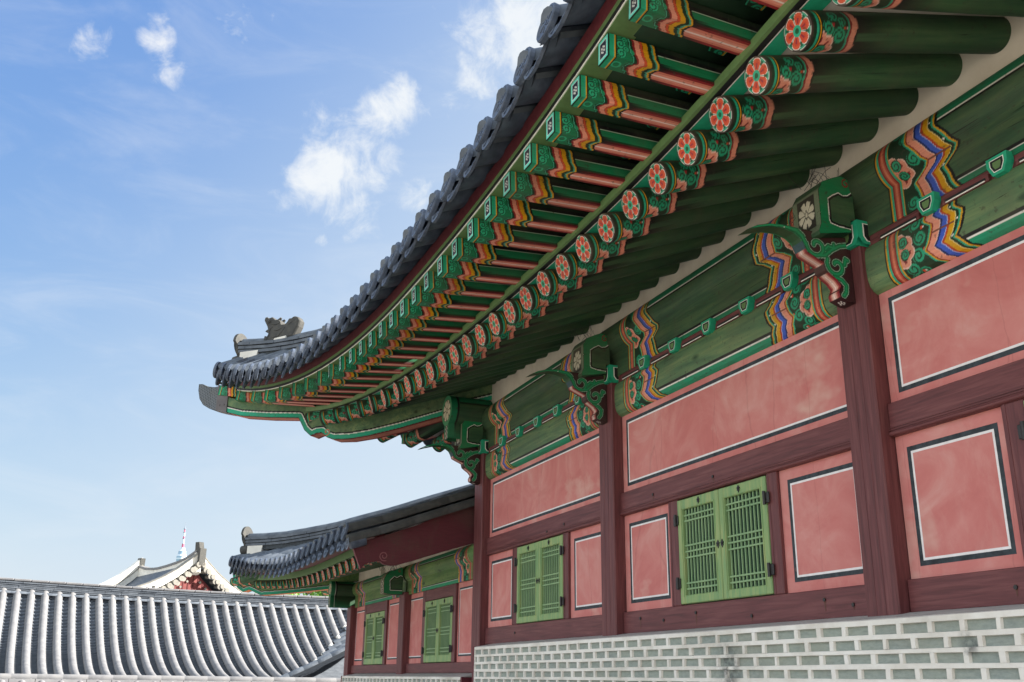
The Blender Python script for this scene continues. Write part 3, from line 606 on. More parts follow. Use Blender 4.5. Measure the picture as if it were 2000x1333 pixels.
def bracket(x, parent, first=None):
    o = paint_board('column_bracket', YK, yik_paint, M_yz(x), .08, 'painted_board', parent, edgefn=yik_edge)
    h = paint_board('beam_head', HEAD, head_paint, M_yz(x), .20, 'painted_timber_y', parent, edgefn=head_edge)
    w = MB(); spikes(w, x, -.22, 3.95); spikes(w, x, -.42, 3.68, 4, .7, .03); spikes(w, x + .02, -.16, 3.98, 6); w.build('bird_spikes', 'iron', h)
    # capital block
    g = MB(); z0, z1, zc = 3.622, 3.745, 3.655; hw = .128
    ci = [(-.103, z0), (.103, z0), (hw, zc), (hw, z1), (-hw, z1), (-hw, zc)]
    for s_, ax in ((-1, 'y'), (1, 'x'), (-1, 'x')):
        f = (lambda a, zz_, o_: (x + a, -.105 * 1 - o_ - .0, zz_)) if ax == 'y' else (lambda a, zz_, o_, s_=s_: (x + s_ * (hw + o_), .023 + a, zz_))
        def rg(k, o_): zc_ = (z0 + z1) / 2; return [f(a * k, zc_ + (b_ - zc_) * k, o_) for a, b_ in ci]
        A, B1, C1, D1 = rg(1, 0), rg(.76, .0006), rg(.70, .0009), rg(.5, .0012)
        for P_, Q_, m in ((A, B1, 0), (B1, C1, 1), (C1, D1, 2)): g.add(P_ + Q_, [(i, (i + 1) % 6, 6 + (i + 1) % 6, 6 + i) for i in range(6)], m)
        g.add(D1, [tuple(range(6))], 3)
    g.box(x - hw + .001, x + hw - .001, -.104, .14, z0 + .034, z1 - .001, 0); g.box(x - .103, x + .103, -.10, .13, z0 - .001, zc + .01, 0)
    g.build('capital', ['teal', 'white', 'black', 'olive'], parent)
    return o
for x in CX: bracket(x, hall)
# ---- eave curves (x, y, z): ends of round rafters, flying rafters, tile discs
def yc(X, y0, y1, x1, x0=-6., p=2.2): return y0 + (y1 - y0) * (np.maximum(0, (x0 - X) / (x0 - x1))) ** p
PF = [-7.3742447e-05, .00044658, .0025031, .00920775, -.0279144, 3.83055]; PB_ = [1.2545e-06, .0005158, .00141772, .01452049, -.01979499, 3.9409042]; PT_ = [.000116198, .00169578, .00268394, .00634706, -.02607406, 4.16654838]
XR = -2.6
def zcv(C, X, xr=-2.6):
    X = np.asarray(X, float); z = np.polyval(C, np.minimum(X, xr) + 6); sl = (np.polyval(C, xr + 6) - np.polyval(C, xr + 5.8)) / .2
    return z + np.maximum(0, X - xr) * max(0, min(sl, .09))
FX = [-10.205,-9.827,-9.477,-9.178,-8.871,-8.555,-8.236,-7.918,-7.644,-7.385,-7.117] + [-6.85 + .2665 * k for k in range(23)]
BX = [-11.078,-10.743,-10.276,-9.877,-9.463,-9.069,-8.723,-8.345,-8.0,-7.68,-7.39,-7.115] + [-6.85 + .2665 * k for k in range(23)]
def FP(x): return Vector((x, -float(yc(x, 1.09, 1.47, -10.25)), float(zcv(PF, x))))
def BP(x): return Vector((x, -float(yc(x, 1.65, 2.2, -11.)), float(zcv(PB_, x))))
def TP(x): return Vector((x, -float(yc(x, 1.8, 2.5, -11.3)), float(zcv(PT_, x, -3.3))))
# ---- round rafter, end at origin, axis along +Y (inwards)
RR = .0785
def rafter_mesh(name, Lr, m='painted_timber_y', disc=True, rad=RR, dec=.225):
    g = GM(); n = 64; sa = np.concatenate([np.linspace(0, dec, 78), np.linspace(dec + .01, Lr, 8)]); th = np.linspace(-np.pi, np.pi, n + 1)
    Sx, TH = np.meshgrid(sa, th, indexing='ij'); k = rad / RR; s = Sx / k; w = TH * RR; p = Pt(Sx.shape)
    bd = .170 + .012 * np.abs(np.cos(TH * 2.2)); reg = s < bd + .062
    ring(p, s, [0, .010, .024, .036, .041, .049, .053], ['#3A322A', DGR, TEAL, DGR, YEL, BLK])
    f = (s >= .053) & (s < bd); p.put(f, DGR); q = Pt(s.shape); q.c[...] = p.c
    for sg in (-1, 1):
        spiral(q, s, w, .082, sg * .092, .030, 1.7, sg); spiral(q, s, w, .138, sg * .062, .032, 1.7, -sg); spiral(q, s, w, .150, sg * .118, .020, 1.4, sg); spiral(q, s, w, .112, sg * .145, .026, 1.5, sg)
    lotus(q, s, w, .055, 0, .072, 0, 8); spiral(q, s, w, .072, 0, .026, 1.6, 1)
    for sg in (-1, 1): q.put(np.hypot(s - .165, w - sg * .092) < .007, ORG); q.put(np.hypot(s - .177, w - sg * .092) < .0035, WHT); q.put(np.hypot(s - .108, w - sg * .105) < .007, '#A8252C')
    p.c[f] = q.c[f]; d = s - bd
    ring(p, d, [0, .010, .020, .046, .060], [TEAL, RED, PNK, BLK])
    up = np.clip((np.abs(TH) - 1.9) / .5, 0, 1); dirt = np.array([*lin('#4A4433'), 1]); rr = reg & (up > 0); p.c[rr] = p.c[rr] * (1 - up[rr, None]) + dirt * up[rr, None]
    g.grid(np.stack([rad * np.sin(TH), Sx, -rad * np.cos(TH)], -1), p.c)
    if disc:
        rr_ = np.linspace(0, 1, 34); T2 = np.linspace(0, 2 * np.pi, 97); Rr, A = np.meshgrid(rr_, T2, indexing='ij'); p = Pt(Rr.shape); p.put(Rr >= 0, '#4A4139')
        a = A - np.pi / 2; sx = ((a / (2 * np.pi) * 6) % 1) - .5; lob = np.abs(sx) * 2                # 0 at petal centre... 1 between
        o2 = .93 - .10 * (1 - lob) ** 2; p.put((Rr < .95) & (lob > .55), '#E9E3D8'); p.put((Rr < .91) & (lob > .62), '#3FA183'); p.put((Rr < .84) & (lob > .84), '#1F5C40')
        pr = .90 * np.sqrt(np.clip(1 - (lob / .86) ** 2.6, 0, 1)) * .35 + .55 * (lob < .88)
        p.put((Rr < pr + .035) & (lob < .92), '#F3E4DA'); p.put((Rr < pr) & (lob < .82), '#DC5A38'); p.put((Rr < pr * .82) & (lob < .55), '#D24B2E'); p.put((Rr < .62) & (Rr > .34) & (lob < .22), '#9C2F3C')
        p.put(Rr < .30, '#1F5C40'); p.put(Rr < .285, '#2FB08C'); p.put(Rr < .15, '#14613A')
        g.grid(np.stack([rad * Rr * np.cos(A), -.0005 * Rr * 0 - .003 * (1 - Rr ** 8), rad * Rr * np.sin(A)], -1), p.c)
    return g.mesh(name, m)
raf_me = rafter_mesh('round_rafter', 1.62)
raf_long = rafter_mesh('round_rafter_long', 2.3)
def orient(p, back):
    """matrix with local +Y running from p towards back, local Z up-ish"""
    y = (back - p).normalized(); x = y.cross(Vector((0, 0, 1))).normalized(); z = x.cross(y)
    return Matrix(((x.x, y.x, z.x, p.x), (x.y, y.y, z.y, p.y), (x.z, y.z, z.z, p.z), (0, 0, 0, 1)))
ROOT_Z = 4.265
rafdir = {}
def az_of(x):
    return float(np.interp(-x, [6.9, 7.64, 8.236, 8.555, 8.871, 9.178, 9.477, 9.827, 10.205], [0, 3.5, 7.5, 12.5, 18.5, 25, 31, 36, 41]))
for x in FX:
    p = FP(x); a = R(az_of(x)); lift = .13 * max(0, min(1, (-x - 6.9) / 2.2)); d = Vector((math.sin(a), math.cos(a), 0)); L_ = (0.02 - p.y) / math.cos(a) if a < R(20) else 1.5
    zr = ROOT_Z + lift; back = p + d * L_; back.z = zr
    link('round_rafter', raf_me if a < R(10) else raf_long, hall, orient(p, back))
    if x < -8.3:                                   # their mirror images under the far side of the corner
        m_ = lambda v: Vector((v.y - 8.775, v.x + 8.775, v.z)); link('round_rafter', raf_long, hall, orient(m_(p), m_(back)))
# ---- flying rafter, tip at origin, axis +Y, underside -Z
def flying_mesh(L_=.70, w=.088, h=.108):
    g = GM(); res = .0028; dec = .245
    def paint_len(p, s, e, side):
        # e: 0 at the lower arris .. 1 away from it
        ring(p, s, [0, .006, .024, .030, .036, .040], [DGR, '#1C9A6E', TEAL, YEL, BLK]); sh = .030 * (1 - e) - .004 * (np.abs(e - .5) < .12)
        f0 = .040; B0 = .092 + sh + .005 * np.abs(np.sin(e * 9)); p.put((s >= f0) & (s < B0 + .012), DGR)
        q = Pt(s.shape)
        if side:
            y = e * h
            q.put((s > f0) & (s < B0), '#17724A'); 
            q.put((s > B0 - .008) & (s < B0), '#12331F'); q.put((s > B0 - .004) & (s < B0 - .0005), '#4FBF9A')
            for cx, cy, r_, hd in [(f0 + .022, h * .26, .022, 1), (f0 + .018, h * .66, .022, -1), (f0 + .042, h * .47, .013, 1), (f0 + .034, h * .88, .012, 1)]: spiral(q, s, y, cx, cy, r_, 1.5, hd, '#2CA87A', '#12402A')
        else:
            q.put((s > f0) & (s < B0), '#17724A'); q.put((s > B0 - .008) & (s < B0), '#12331F'); q.put((s > B0 - .004) & (s < B0 - .0005), '#4FBF9A')
            y = (e - .5); dd = np.abs(np.hypot((s - f0 - .02), (1 - e) * .044 - .0) - .018); q.put(dd < .004, '#2CA87A')
        m = (s >= f0) & (s < B0) & (q.c[..., 3] > 0); p.c[m] = q.c[m]
        d = s - B0
        ring(p, d, [0, .012, .022, .046, .0475, .060, .0615, .084, .101, .110, .119, .131], [DGR, RED, PNK, '#6B2A22', ORG, '#5A2014', YEL, DGR, '#3CA083', YEL, BLK])
        acc = (np.abs(e - .42) < .16 * (1 - (d + .002) / .02)) & (d > -.002) & (d < .016); p.put(acc & (e < .8), '#1E8C60')
        pl = d >= .131
        if side:
            p.put(pl, '#14281B'); p.put(pl & (e < .10), '#5A1418'); p.put(pl & (e >= .10) & (e < .20), '#0E3B22'); p.put(pl & (e >= .20) & (e < .58), '#12744A'); p.put(pl & (e >= .58) & (e < .63), '#B9C8B4'); p.put(pl & (e >= .63) & (e < .80), BLK)
        else:
            u = 1 - e; p.put(pl, RED); p.put(pl & (u < .68), '#D77A66'); p.put(pl & (u < .40), '#E2907C'); p.put(pl & (u < .10), '#F3D6CC')
    ss = np.concatenate([np.linspace(0, dec, int(dec / res)), np.linspace(dec + .002, L_, 6)])
    for sx in (-1, 1):
        t = np.linspace(0, 1, 34); A, E_ = np.meshgrid(ss, t, indexing='ij'); p = Pt(A.shape); paint_len(p, A, E_, True)
        g.grid(np.stack([np.full(A.shape, sx * w / 2), A, -h / 2 + E_ * h], -1), p.c, False)
    t = np.linspace(-1, 1, 41); A, E_ = np.meshgrid(ss, t, indexing='ij'); p = Pt(A.shape); paint_len(p, A, 1 - (1 - np.abs(E_)), False) if False else paint_len(p, A, 1 - np.abs(E_), False)
    g.grid(np.stack([E_ * w / 2, A, np.full(A.shape, -h / 2)], -1), p.c, False)
    g.grid(np.stack([E_ * w / 2, A, np.full(A.shape, h / 2)], -1), np.array([*lin(DGR), 1.]), False)
    X, Zz = np.meshgrid(np.linspace(-1, 1, 45), np.linspace(-1, 1, 53), indexing='ij'); p = Pt(X.shape); p.put(X > -9, '#0F5A38'); e = np.maximum(np.abs(X) * w / 2 - w / 2, np.abs(Zz) * h / 2 - h / 2)
    p.put(e < -.003, '#6FD6C0'); p.put(e < -.015, WHT); p.put(e < -.0175, '#232838')
    for k in range(6): p.put(np.hypot(X * w / 2 - .0125 * math.cos(k * 1.0472 + .52), Zz * h / 2 - .0155 * math.sin(k * 1.0472 + .52)) < .0050, WHT)
    p.put(np.hypot(X * w / 2, Zz * h / 2) < .0045, WHT)
    g.grid(np.stack([X * w / 2, np.zeros(X.shape), Zz * h / 2], -1), p.c, False)
    return g.mesh('flying_rafter', 'painted_board')
fly_me = flying_mesh()
FR = [-10.205 - .22] + FX
for k, x in enumerate(BX):
    b_ = BP(x); xr = FR[k] if k < len(FR) else x; f = FP(max(xr, -10.205)) if k else FP(-10.205) + Vector((-.14, -.10, .06))
    a = R(az_of(max(xr, -10.205))); back = f + Vector((math.sin(a) * .10, math.cos(a) * .10, .165))
    if x > -7.0: back = Vector((x, f.y + .06, float(zcv(PF, x)) + .158))
    link('flying_rafter', fly_me, hall, orient(b_, back))
    if k < 6: m_ = lambda v: Vector((v.y - 8.775, v.x + 8.775, v.z)); link('flying_rafter', fly_me, hall, orient(m_(b_), m_(back)))
# ---- boards lying on the rafters (strips of colour along them)
xs_all = np.concatenate([np.linspace(-11.2, -7, 60), np.linspace(-6.9, 1.2, 40)])
def sweep(b, sect, pts, m, smooth=False):
    """sect: list of (outward, up) ; pts: list of (P, outward unit)"""
    n = len(sect); vs = [P + o * u + Vector((0, 0, v)) for P, o in pts for u, v in sect]
    fs = [(i * n + j, i * n + (j + 1) % n, (i + 1) * n + (j + 1) % n, (i + 1) * n + j) for i in range(len(pts) - 1) for j in range(n)]
    b.add(vs, fs, m, smooth); b.add(vs, [list(range(n)), list(range((len(pts) - 1) * n, len(pts) * n))[::-1]], m)
def curve_pts(fn, x0, x1, n=90, dz=0.0):
    r = []
    for x in np.linspace(x0, x1, n):
        p = fn(x); q = fn(x + .05); t = (q - p); o = Vector((t.y, -t.x, 0)).normalized(); r.append((p + Vector((0, 0, dz)), o))
    return r
c1 = curve_pts(FP, -10.28, 1.2, dz=.0); b = MB()
# inner teal band, white, black, olive fascia
z0 = RR + .002
for a_, c_, u0, u1, m in ((-.085, -.002, z0, z0 + .02, 0), (-.002, .004, z0 - .0005, z0 + .02, 1), (.004, .034, z0 - .001, z0 + .02, 2), (.034, .052, z0 - .0015, z0 + .040, 3), (-.085, .034, z0 + .02, z0 + .040, 3)):
    sweep(b, [(a_, u0), (c_, u0), (c_, u1), (a_, u1)], c1, m)
b.build('eave_board', ['teal', 'white', 'black', 'olive'], hall)
c2 = curve_pts(BP, -11.12, 1.2); b = MB(); z0 = .056
for a_, c_, u0, u1, m in ((-.13, -.002, z0, z0 + .006, 3), (-.12, .002, z0 + .006, z0 + .013, 1), (-.12, .003, z0 + .013, z0 + .036, 2), (-.12, .0045, z0 + .036, z0 + .062, 3)):
    sweep(b, [(a_, u0), (c_, u0), (c_, u1), (a_, u1)], c2, m)
b.build('eave_board', ['teal', 'white', 'black', 'olive'], hall)
b = MB(); sweep(b, [(-.10, .120), (-.002, .120), (.012, .190), (-.08, .21)], c2, 0); b.build('tile_batten', 'maroon_board', hall)
# ---- soffits
def soffit(name, lower, upper, m, thick=.02, n=70, x0=-10.9, x1=1.2):
    b = MB(); vs = []; X = np.linspace(x0, x1, n)
    for x in X:
        l, u = lower(x), upper(x); vs += [l, u, u + Vector((0, 0, thick)), l + Vector((0, 0, thick))]
    for i in range(n - 1):
        for j in range(4): b.add([], [], 0); b.f.append([i * 4 + j, i * 4 + (j + 1) % 4, (i + 1) * 4 + (j + 1) % 4, (i + 1) * 4 + j]); b.m.append(0); b.sm.append(True)
    b.v = [tuple(v) for v in vs]; nf = len(b.f)
    keep = [f for f in b.f if all(b.v[i][0] < -8.2 for i in f)]; k_ = max(max(f) for f in keep) + 1
    b2 = MB(); b2.add([(v[1] - 8.775, v[0] + 8.775, v[2]) for v in b.v[:k_]], keep, 0, True); b2.build(name, m, hall)
    return b.build(name, m, hall)
def up1(x):
    a = R(az_of(x)) if x > -10.2 else R(43); p = FP(max(x, -10.28)); l = (0.05 - p.y) / math.cos(a) if a < R(20) else 1.9; lift = .13 * max(0, min(1, (-x - 6.9) / 2.2))
    return Vector((p.x + math.sin(a) * l, p.y + math.cos(a) * l, ROOT_Z + lift + .085 + (l - 1.4) * .1))
soffit('soffit_plaster', lambda x: FP(x) + Vector((0, .06, .082)), up1, 'soffit_lime', x0=-10.28)
def lo2(x): return BP(x) + Vector((0, .05, .058))
def up2(x):
    xf = float(np.interp(x, BX[:13], FR[:13])) if x < -6.9 else x; a = R(az_of(max(xf, -10.2))); f = FP(max(xf, -10.28)); return f + Vector((math.sin(a) * .06, math.cos(a) * .06, .222)) + (Vector((-.10, -.07, .03)) if xf < -10.28 else Vector())
soffit('soffit_board', lo2, up2, 'darkgreen', x0=-11.12)
# half-lotus paintings on the boards between flying rafters
def patch_mesh():
    g = GM(); X, Y = np.meshgrid(np.linspace(-.08, .08, 60), np.linspace(0, .12, 48), indexing='ij'); p = Pt(X.shape); d = np.hypot(X, Y); p.put(d < .092, '#2AA07A'); p.put(d < .083, '#12331F')
    spiral(p, X, Y, -.038, .030, .028, 1.6, 1); spiral(p, X, Y, .038, .030, .028, 1.6, -1); spiral(p, X, Y, 0, .062, .018, 1.4, 1); p.put(np.hypot(X, Y - .035) < .008, RED); p.put((Y < .012) & (Y > .005), YEL); p.put(Y < .005, '#2AA07A')
    g.grid(np.stack([X, -Y, np.zeros(X.shape)], -1), p.c, False, d < .092); return g.mesh('soffit_painting', 'painted_board')
pm = patch_mesh()
for k in range(6, len(BX) - 1):
    xm = (BX[k] + BX[k + 1]) / 2; l, u = lo2(xm), up2(xm); d = (l - u).normalized(); p = u + d * .085 + Vector((0, 0, -.006)); y = -d; x = y.cross(Vector((0, 0, 1))).normalized(); z = x.cross(y)
    link('soffit_painting', pm, hall, Matrix(((x.x, y.x, z.x, p.x), (x.y, y.y, z.y, p.y), (x.z, y.z, z.z, p.z), (0, 0, 0, 1))))
# ---- hip rafters in the diagonal plane
C45 = math.sqrt(.5)
def M_diag(cx, cy=.02): return lambda t, z, d: np.stack([cx - t * C45 + d * C45, cy - t * C45 - d * C45, z], -1)
HIPL = [(-.6, 4.22), (.144, 4.126), (.473, 4.042), (.953, 3.957), (1.30, 3.910), (1.536, 3.894), (1.72, 3.905), (1.795, 3.931), (1.86, 3.985), (1.93, 3.985), (1.997, 3.963), (2.078, 4.03), (2.12, 4.10), (2.161, 4.169), (2.573, 4.21), (2.91, 4.257), (3.24, 4.352)]
HIPU = [(3.24, 4.52), (2.9, 4.43), (2.6, 4.38), (2.2, 4.36), (2.05, 4.33), (1.6, 4.30), (.9, 4.30), (.3, 4.36), (-.6, 4.6)]
def hip_paint(p, A, B_):
    d = seg(HIPL, A, B_); p.put(d < .072, BLK); p.put(d < .056, WHT); p.put(d < .047, '#1F9F7C')
    s = seg(arc(1.80, 3.99, .04, .012, R(-60), R(-420)), A, B_); p.put(s < .012, '#1F9F7C'); p.put(s < .006, '#C66A50')
def hip_edge(p, A, B_, D, th):
    lo = inpoly([(a, b - .05) for a, b in HIPL] + [(a, b + .01) for a, b in HIPL[::-1]], A, B_); u = np.abs(D) / (th / 2); p.put(lo, RED); p.put(lo & (u < .72), '#C9705C'); p.put(lo & (u < .5), '#D98872')
hip_o = paint_board('hip_rafter', HIPL + HIPU, hip_paint, M_diag(-8.755), .16, 'painted_timber_x', hall, res=.006, edgefn=hip_edge)
# scaled tile cap and metal band
b = MB(); Md = M_diag(-8.755); f3 = lambda a, z, d: tuple(float(q) for q in Md(np.array(a), np.array(z), np.array(d)))
b.prism([(3.10, 4.31), (3.245, 4.345), (3.245, 4.635), (3.10, 4.60)], f3, -.092, .092, 0)
for t_ in (3.14, 3.20):
    for z_ in (4.40,): b.tube([f3(t_, z_, .09), f3(t_, z_, .098)], .007, 8, 0)
b.build('metal_band', 'dark_metal', hip_o)
TOSU = [(3.245, 4.345), (3.335, 4.372), (3.43, 4.425), (3.49, 4.50), (3.52, 4.60), (3.522, 4.672), (3.47, 4.668), (3.40, 4.634), (3.30, 4.615), (3.245, 4.62)]
def tosu_paint(p, A, B_):
    r_ = .030; row = np.floor((A - 3.2) / (r_ * .8)); bb = (B_ + (row % 2) * r_ * .5) / r_; e = np.abs((bb % 1) - .5); ph = ((A - 3.2) / (r_ * .8)) % 1
    p.put(A > 0, '#5C6166'); p.put(ph + e * 1.2 > 1.05, '#2E3236'); p.put((ph + e * 1.2 > .30) & (ph + e * 1.2 < .45), '#70767C')
paint_board('tile_cap', TOSU, tosu_paint, Md, .17, 'painted_board', hip_o, res=.004, edge='#54595E')
# cross beams and lotus-headed purlin end at the corner
KH = [(-.118, 3.745), (-.30, 3.70), (-.30, 4.13), (-.27, 4.16), (.1, 4.16), (.1, 3.745)]
def corner_purlin(cx, parent, y0, y1, zc, rr, zb, m='painted_timber_y'):
    g = GM(); a = np.linspace(R(242.6), R(-62.6), 40); sec = [( -.06, zb)] + [(-.06, zc - rr * .885)] + [(rr * math.cos(q), zc + rr * math.sin(q)) for q in a] + [(.06, zc - rr * .885), (.06, zb)]
    P = np.array(sec); ys = np.linspace(y0, y1, 120); Y, _ = np.meshgrid(ys, P[:, 0], indexing='ij'); s = Y - y0; p = Pt(Y.shape); k = np.broadcast_to(P[:, 1], Y.shape)
    p.put(s < .055, '#177A52'); p.put((s >= .055) & (s < .060), WHT); p.put((s >= .060) & (s < .078), BLK)
    lo = (k < zb + .028) & (s >= .06); p.put(lo, '#177A52'); p.put((k >= zb + .028) & (k < zb + .040) & (s > .07), BLK); hi = (k > zc + .05) & (s > .08); p.put(hi & (k < zc + .07), BLK); p.put(hi & (k >= zc + .07), '#177A52')
    g.grid(np.stack([cx + np.broadcast_to(P[:, 0], Y.shape), Y, k], -1), p.c)
    rr_, A = np.meshgrid(np.linspace(0, 1, 40), np.linspace(0, 2 * np.pi, 90), indexing='ij'); p = Pt(A.shape); p.put(A > -1, '#3E8C5E'); p.put(rr_ < .74, '#3B2F24'); q = Pt(A.shape); flower8(q, rr_ * np.cos(A), rr_ * np.sin(A), .74, 8, '#D8CBB0'); m2 = q.c[..., 3] > 0; p.c[m2] = q.c[m2]
    g.grid(np.stack([cx + rr * rr_ * np.cos(A), np.full(A.shape, y0 - .001), zc + rr * rr_ * np.sin(A)], -1), p.c)
    X, Z_ = np.meshgrid(np.linspace(-.06, .06, 30), np.linspace(zb, zc - rr * .86, 30), indexing='ij'); p = Pt(X.shape); p.put(X > -9, '#177A52'); p.put(np.abs(X) < .035, '#38342C'); p.put((np.abs(X) < .03) & (np.sin(Z_ * 150) * np.cos(X * 150) > .1), '#C9C2AE')
    g.grid(np.stack([cx + X, np.full(X.shape, y0 - .0005), Z_], -1), p.c, False)
    return g.build('purlin_end', m, parent)
corner_purlin(-8.755, hall, -.42, .3, 4.02, .145, 3.742)
b = MB(); b.tube([(-8.80, .02, 3.95), (-9.55, .02, 3.95)], .125, 28); b.build('purlin_end', 'painted_timber_x', hall)
# ---- tile roofs, each in local coordinates: eave along x, rising along +y
def disc_mesh(r=.088, m='eave_tile'):
    b = MB(); n = 24; f = lambda a, c, d: (a, d, c)
    b.prism([(r * math.cos(2 * math.pi * i / n), r * math.sin(2 * math.pi * i / n) * 1.06) for i in range(n)], f, -.012, .01, 0)
    for rr in (.88, .80):
        for i in range(n): pass
    vs = []; 
    for k, (q, d) in enumerate(((.97, -.012), (.94, -.018), (.84, -.018), (.80, -.012))): vs += [(r * q * math.cos(2 * math.pi * i / n), d, r * q * 1.06 * math.sin(2 * math.pi * i / n)) for i in range(n)]
    b.add(vs, [(k * n + i, k * n + (i + 1) % n, (k + 1) * n + (i + 1) % n, (k + 1) * n + i) for k in range(3) for i in range(n)], 0)
    for k in range(6):
        a = k * math.pi / 3; b.tube([(r * .25 * math.cos(a), -.013, r * .25 * math.sin(a)), (r * .62 * math.cos(a + .5), -.0135, r * .62 * math.sin(a + .5))], .0035, 5, up=(0, 1, .01))
    b.tube([(0, -.01, 0), (0, -.016, 0)], .012, 8, up=(0, 0, 1))
    o = b.build('tmp', m); me = o.data; bpy.data.objects.remove(o); return me
disc_me = disc_mesh()
def drip_mesh(w=.246, drop=.07, L_=.30, m='eave_tile', tilt=.035):
    b = MB(); n = 12; xs = [-w / 2 + w * i / n for i in range(n + 1)]; sag = lambda x: -.078 * (1 - abs(2 * x / w) ** 3.2)
    lob = lambda x: sag(x) - drop * (1 - (2 * x / w) ** 2) ** .6 - .008
    # face plate, leaning outwards
    vs = [(x, 0 , sag(x) + .006) for x in xs] + [(x, -tilt * (sag(x) - lob(x)) / drop, lob(x)) for x in xs]; vs += [(v[0], v[1] + .016, v[2]) for v in vs]; q = n + 1; fs = []
    for i in range(n): fs += [(i, i + 1, q + i + 1, q + i), (2 * q + i, 3 * q + i, 3 * q + i + 1, 2 * q + i + 1), (q + i, q + i + 1, 3 * q + i + 1, 3 * q + i), (i, 2 * q + i, 2 * q + i + 1, i + 1)]
    b.add(vs, fs, 0)
    for i in range(1, n): b.tube([(xs[i], -.004 - tilt * .25, sag(xs[i]) - .016), (xs[i] * .93, -.004 - tilt * .7, lob(xs[i]) + .018)], .0035, 4) if i % 2 else None
    # curved tile body running back
    vs = [(x, 0.01, sag(x) + o) for o in (0, .016) for x in xs] + [(x, L_, sag(x) + o + L_ * .40) for o in (0, .016) for x in xs]
    fs = []
    for i in range(n): fs += [(i, i + 1, 2 * q + i + 1, 2 * q + i), (q + i, 3 * q + i, 3 * q + i + 1, q + i + 1)]
    b.add(vs, fs, 0, True)
    o = b.build('tmp', m); me = o.data; bpy.data.objects.remove(o); return me
drip_me = drip_mesh()
def tile_row(name, path, r, m, parent, seglen=.30, n=8):
    """a run of half-round cover tiles: each tile slightly proud of the next"""
    b = MB(); P = [Vector(p) for p in path]; dl = [0]
    for a, c in zip(P[:-1], P[1:]): dl.append(dl[-1] + (c - a).length)
    def at(s):
        s = max(0, min(s, dl[-1])); 
        for i in range(len(dl) - 1):
            if s <= dl[i + 1] + 1e-9: return P[i].lerp(P[i + 1], (s - dl[i]) / max(1e-9, dl[i + 1] - dl[i]))
    s = 0; pts = []; rr = []; off = random.uniform(-.03, .03)
    while s < dl[-1]:
        e = min(dl[-1], s + seglen + (off if s == 0 else 0)); j_ = random.uniform(.985, 1.01); pts += [at(s + .005), at((s + e) / 2), at(e - .008)]; rr += [r * j_] * 3; pts.append(at(e)); rr.append(r * j_ * .968); s = e
    b.tube(pts, rr, n, 0, True, True, (-.12, math.pi + .12)); return b.build(name, m, parent)
def channel_tiles(name, x_of, xs, y0s, y1s, Z, m, parent, w, pitch=.16, sag=.045, Mw=None, ns=6, step=.010, toW=None):
    """overlapping concave tiles in every gap between rows: stepped courses"""
    b = MB()
    for x, ya, yb in zip(xs, y0s, y1s):
        if yb - ya < .05: continue
        k = max(1, int((yb - ya) / pitch)); 
        for i in range(k):
            a = ya + (yb - ya) * i / k; c = a + (yb - ya) / k * 1.15; vs = []
            for yy, lift in ((a, step), (c, 0)):
                for j in range(ns + 1):
                    xx = x - w / 2 + w * j / ns; vs.append((xx, yy, Z(x, yy) - sag * (1 - (2 * j / ns - 1) ** 2) + lift))
            for j in range(ns + 1):
                xx = x - w / 2 + w * j / ns; vs.append((xx, a + .001, Z(x, a) - sag * (1 - (2 * j / ns - 1) ** 2) - .006))
            q = ns + 1; fs = []
            for j in range(ns): fs += [(j, j + 1, q + j + 1, q + j), (2 * q + j, 2 * q + j + 1, j + 1, j)]
            b.add([toW(v) if toW else v for v in vs], fs, 0)
    return b.build(name, m, parent)
# ---- main roof
RIDY = 2.62
def ZR(x, y):
    e = TP(x); s = max(0, y - e.y); return e.z - .035 + .46 * s + .035 * s * s * (1 if s < 3 else 1)
TX = [-10.84, -10.655,-10.45,-10.24,-10.03,-9.81,-9.58,-9.35,-9.11,-8.86,-8.61,-8.37,-8.12,-7.87,-7.61,-7.36,-7.09,-6.81,-6.53,-6.25] + [-5.98 + .2655 * k for k in range(28)]
rows = []
for x in TX:
    e = TP(x); yt = min(RIDY, x + 8.775 + .02) if x < -6.1 else RIDY; yt = max(yt, e.y + .25)
    ys = np.linspace(e.y, yt, max(4, int((yt - e.y) / .25))); path = [(x, y, ZR(x, y) + .03) for y in ys]
    r_ = tile_row('tile_row', path, .077, 'roof_tile', hall); rows.append(r_)
    a = R(12); mt = Matrix.Translation((x, e.y - .004, e.z)) @ Matrix.Rotation(R(min(30, max(0, (-x - 8.6) * 11))), 4, 'Z').inverted() @ Matrix.Rotation(-a, 4, 'X')
    link('eave_disc', disc_me, r_, mt)
xm = [(a + c) / 2 for a, c in zip(TX[:-1], TX[1:])]
for a, c, x in zip(TX[:-1], TX[1:], xm):
    e = TP(x); sc = (c - a) / .265; mt = Matrix.Translation((x, e.y + .0, e.z - .006)) @ Matrix.Rotation(-R(min(30, max(0, (-x - 8.6) * 11))), 4, 'Z') @ Matrix.Diagonal((sc, 1, 1, 1)); link('drip_tile', drip_me, hall, mt)
channel_tiles('channel_tiles', None, xm, [TP(x).y + .05 for x in xm], [(min(RIDY, x + 8.775) if x < -6.1 else RIDY) for x in xm], ZR, 'channel_tile', hall, .27)
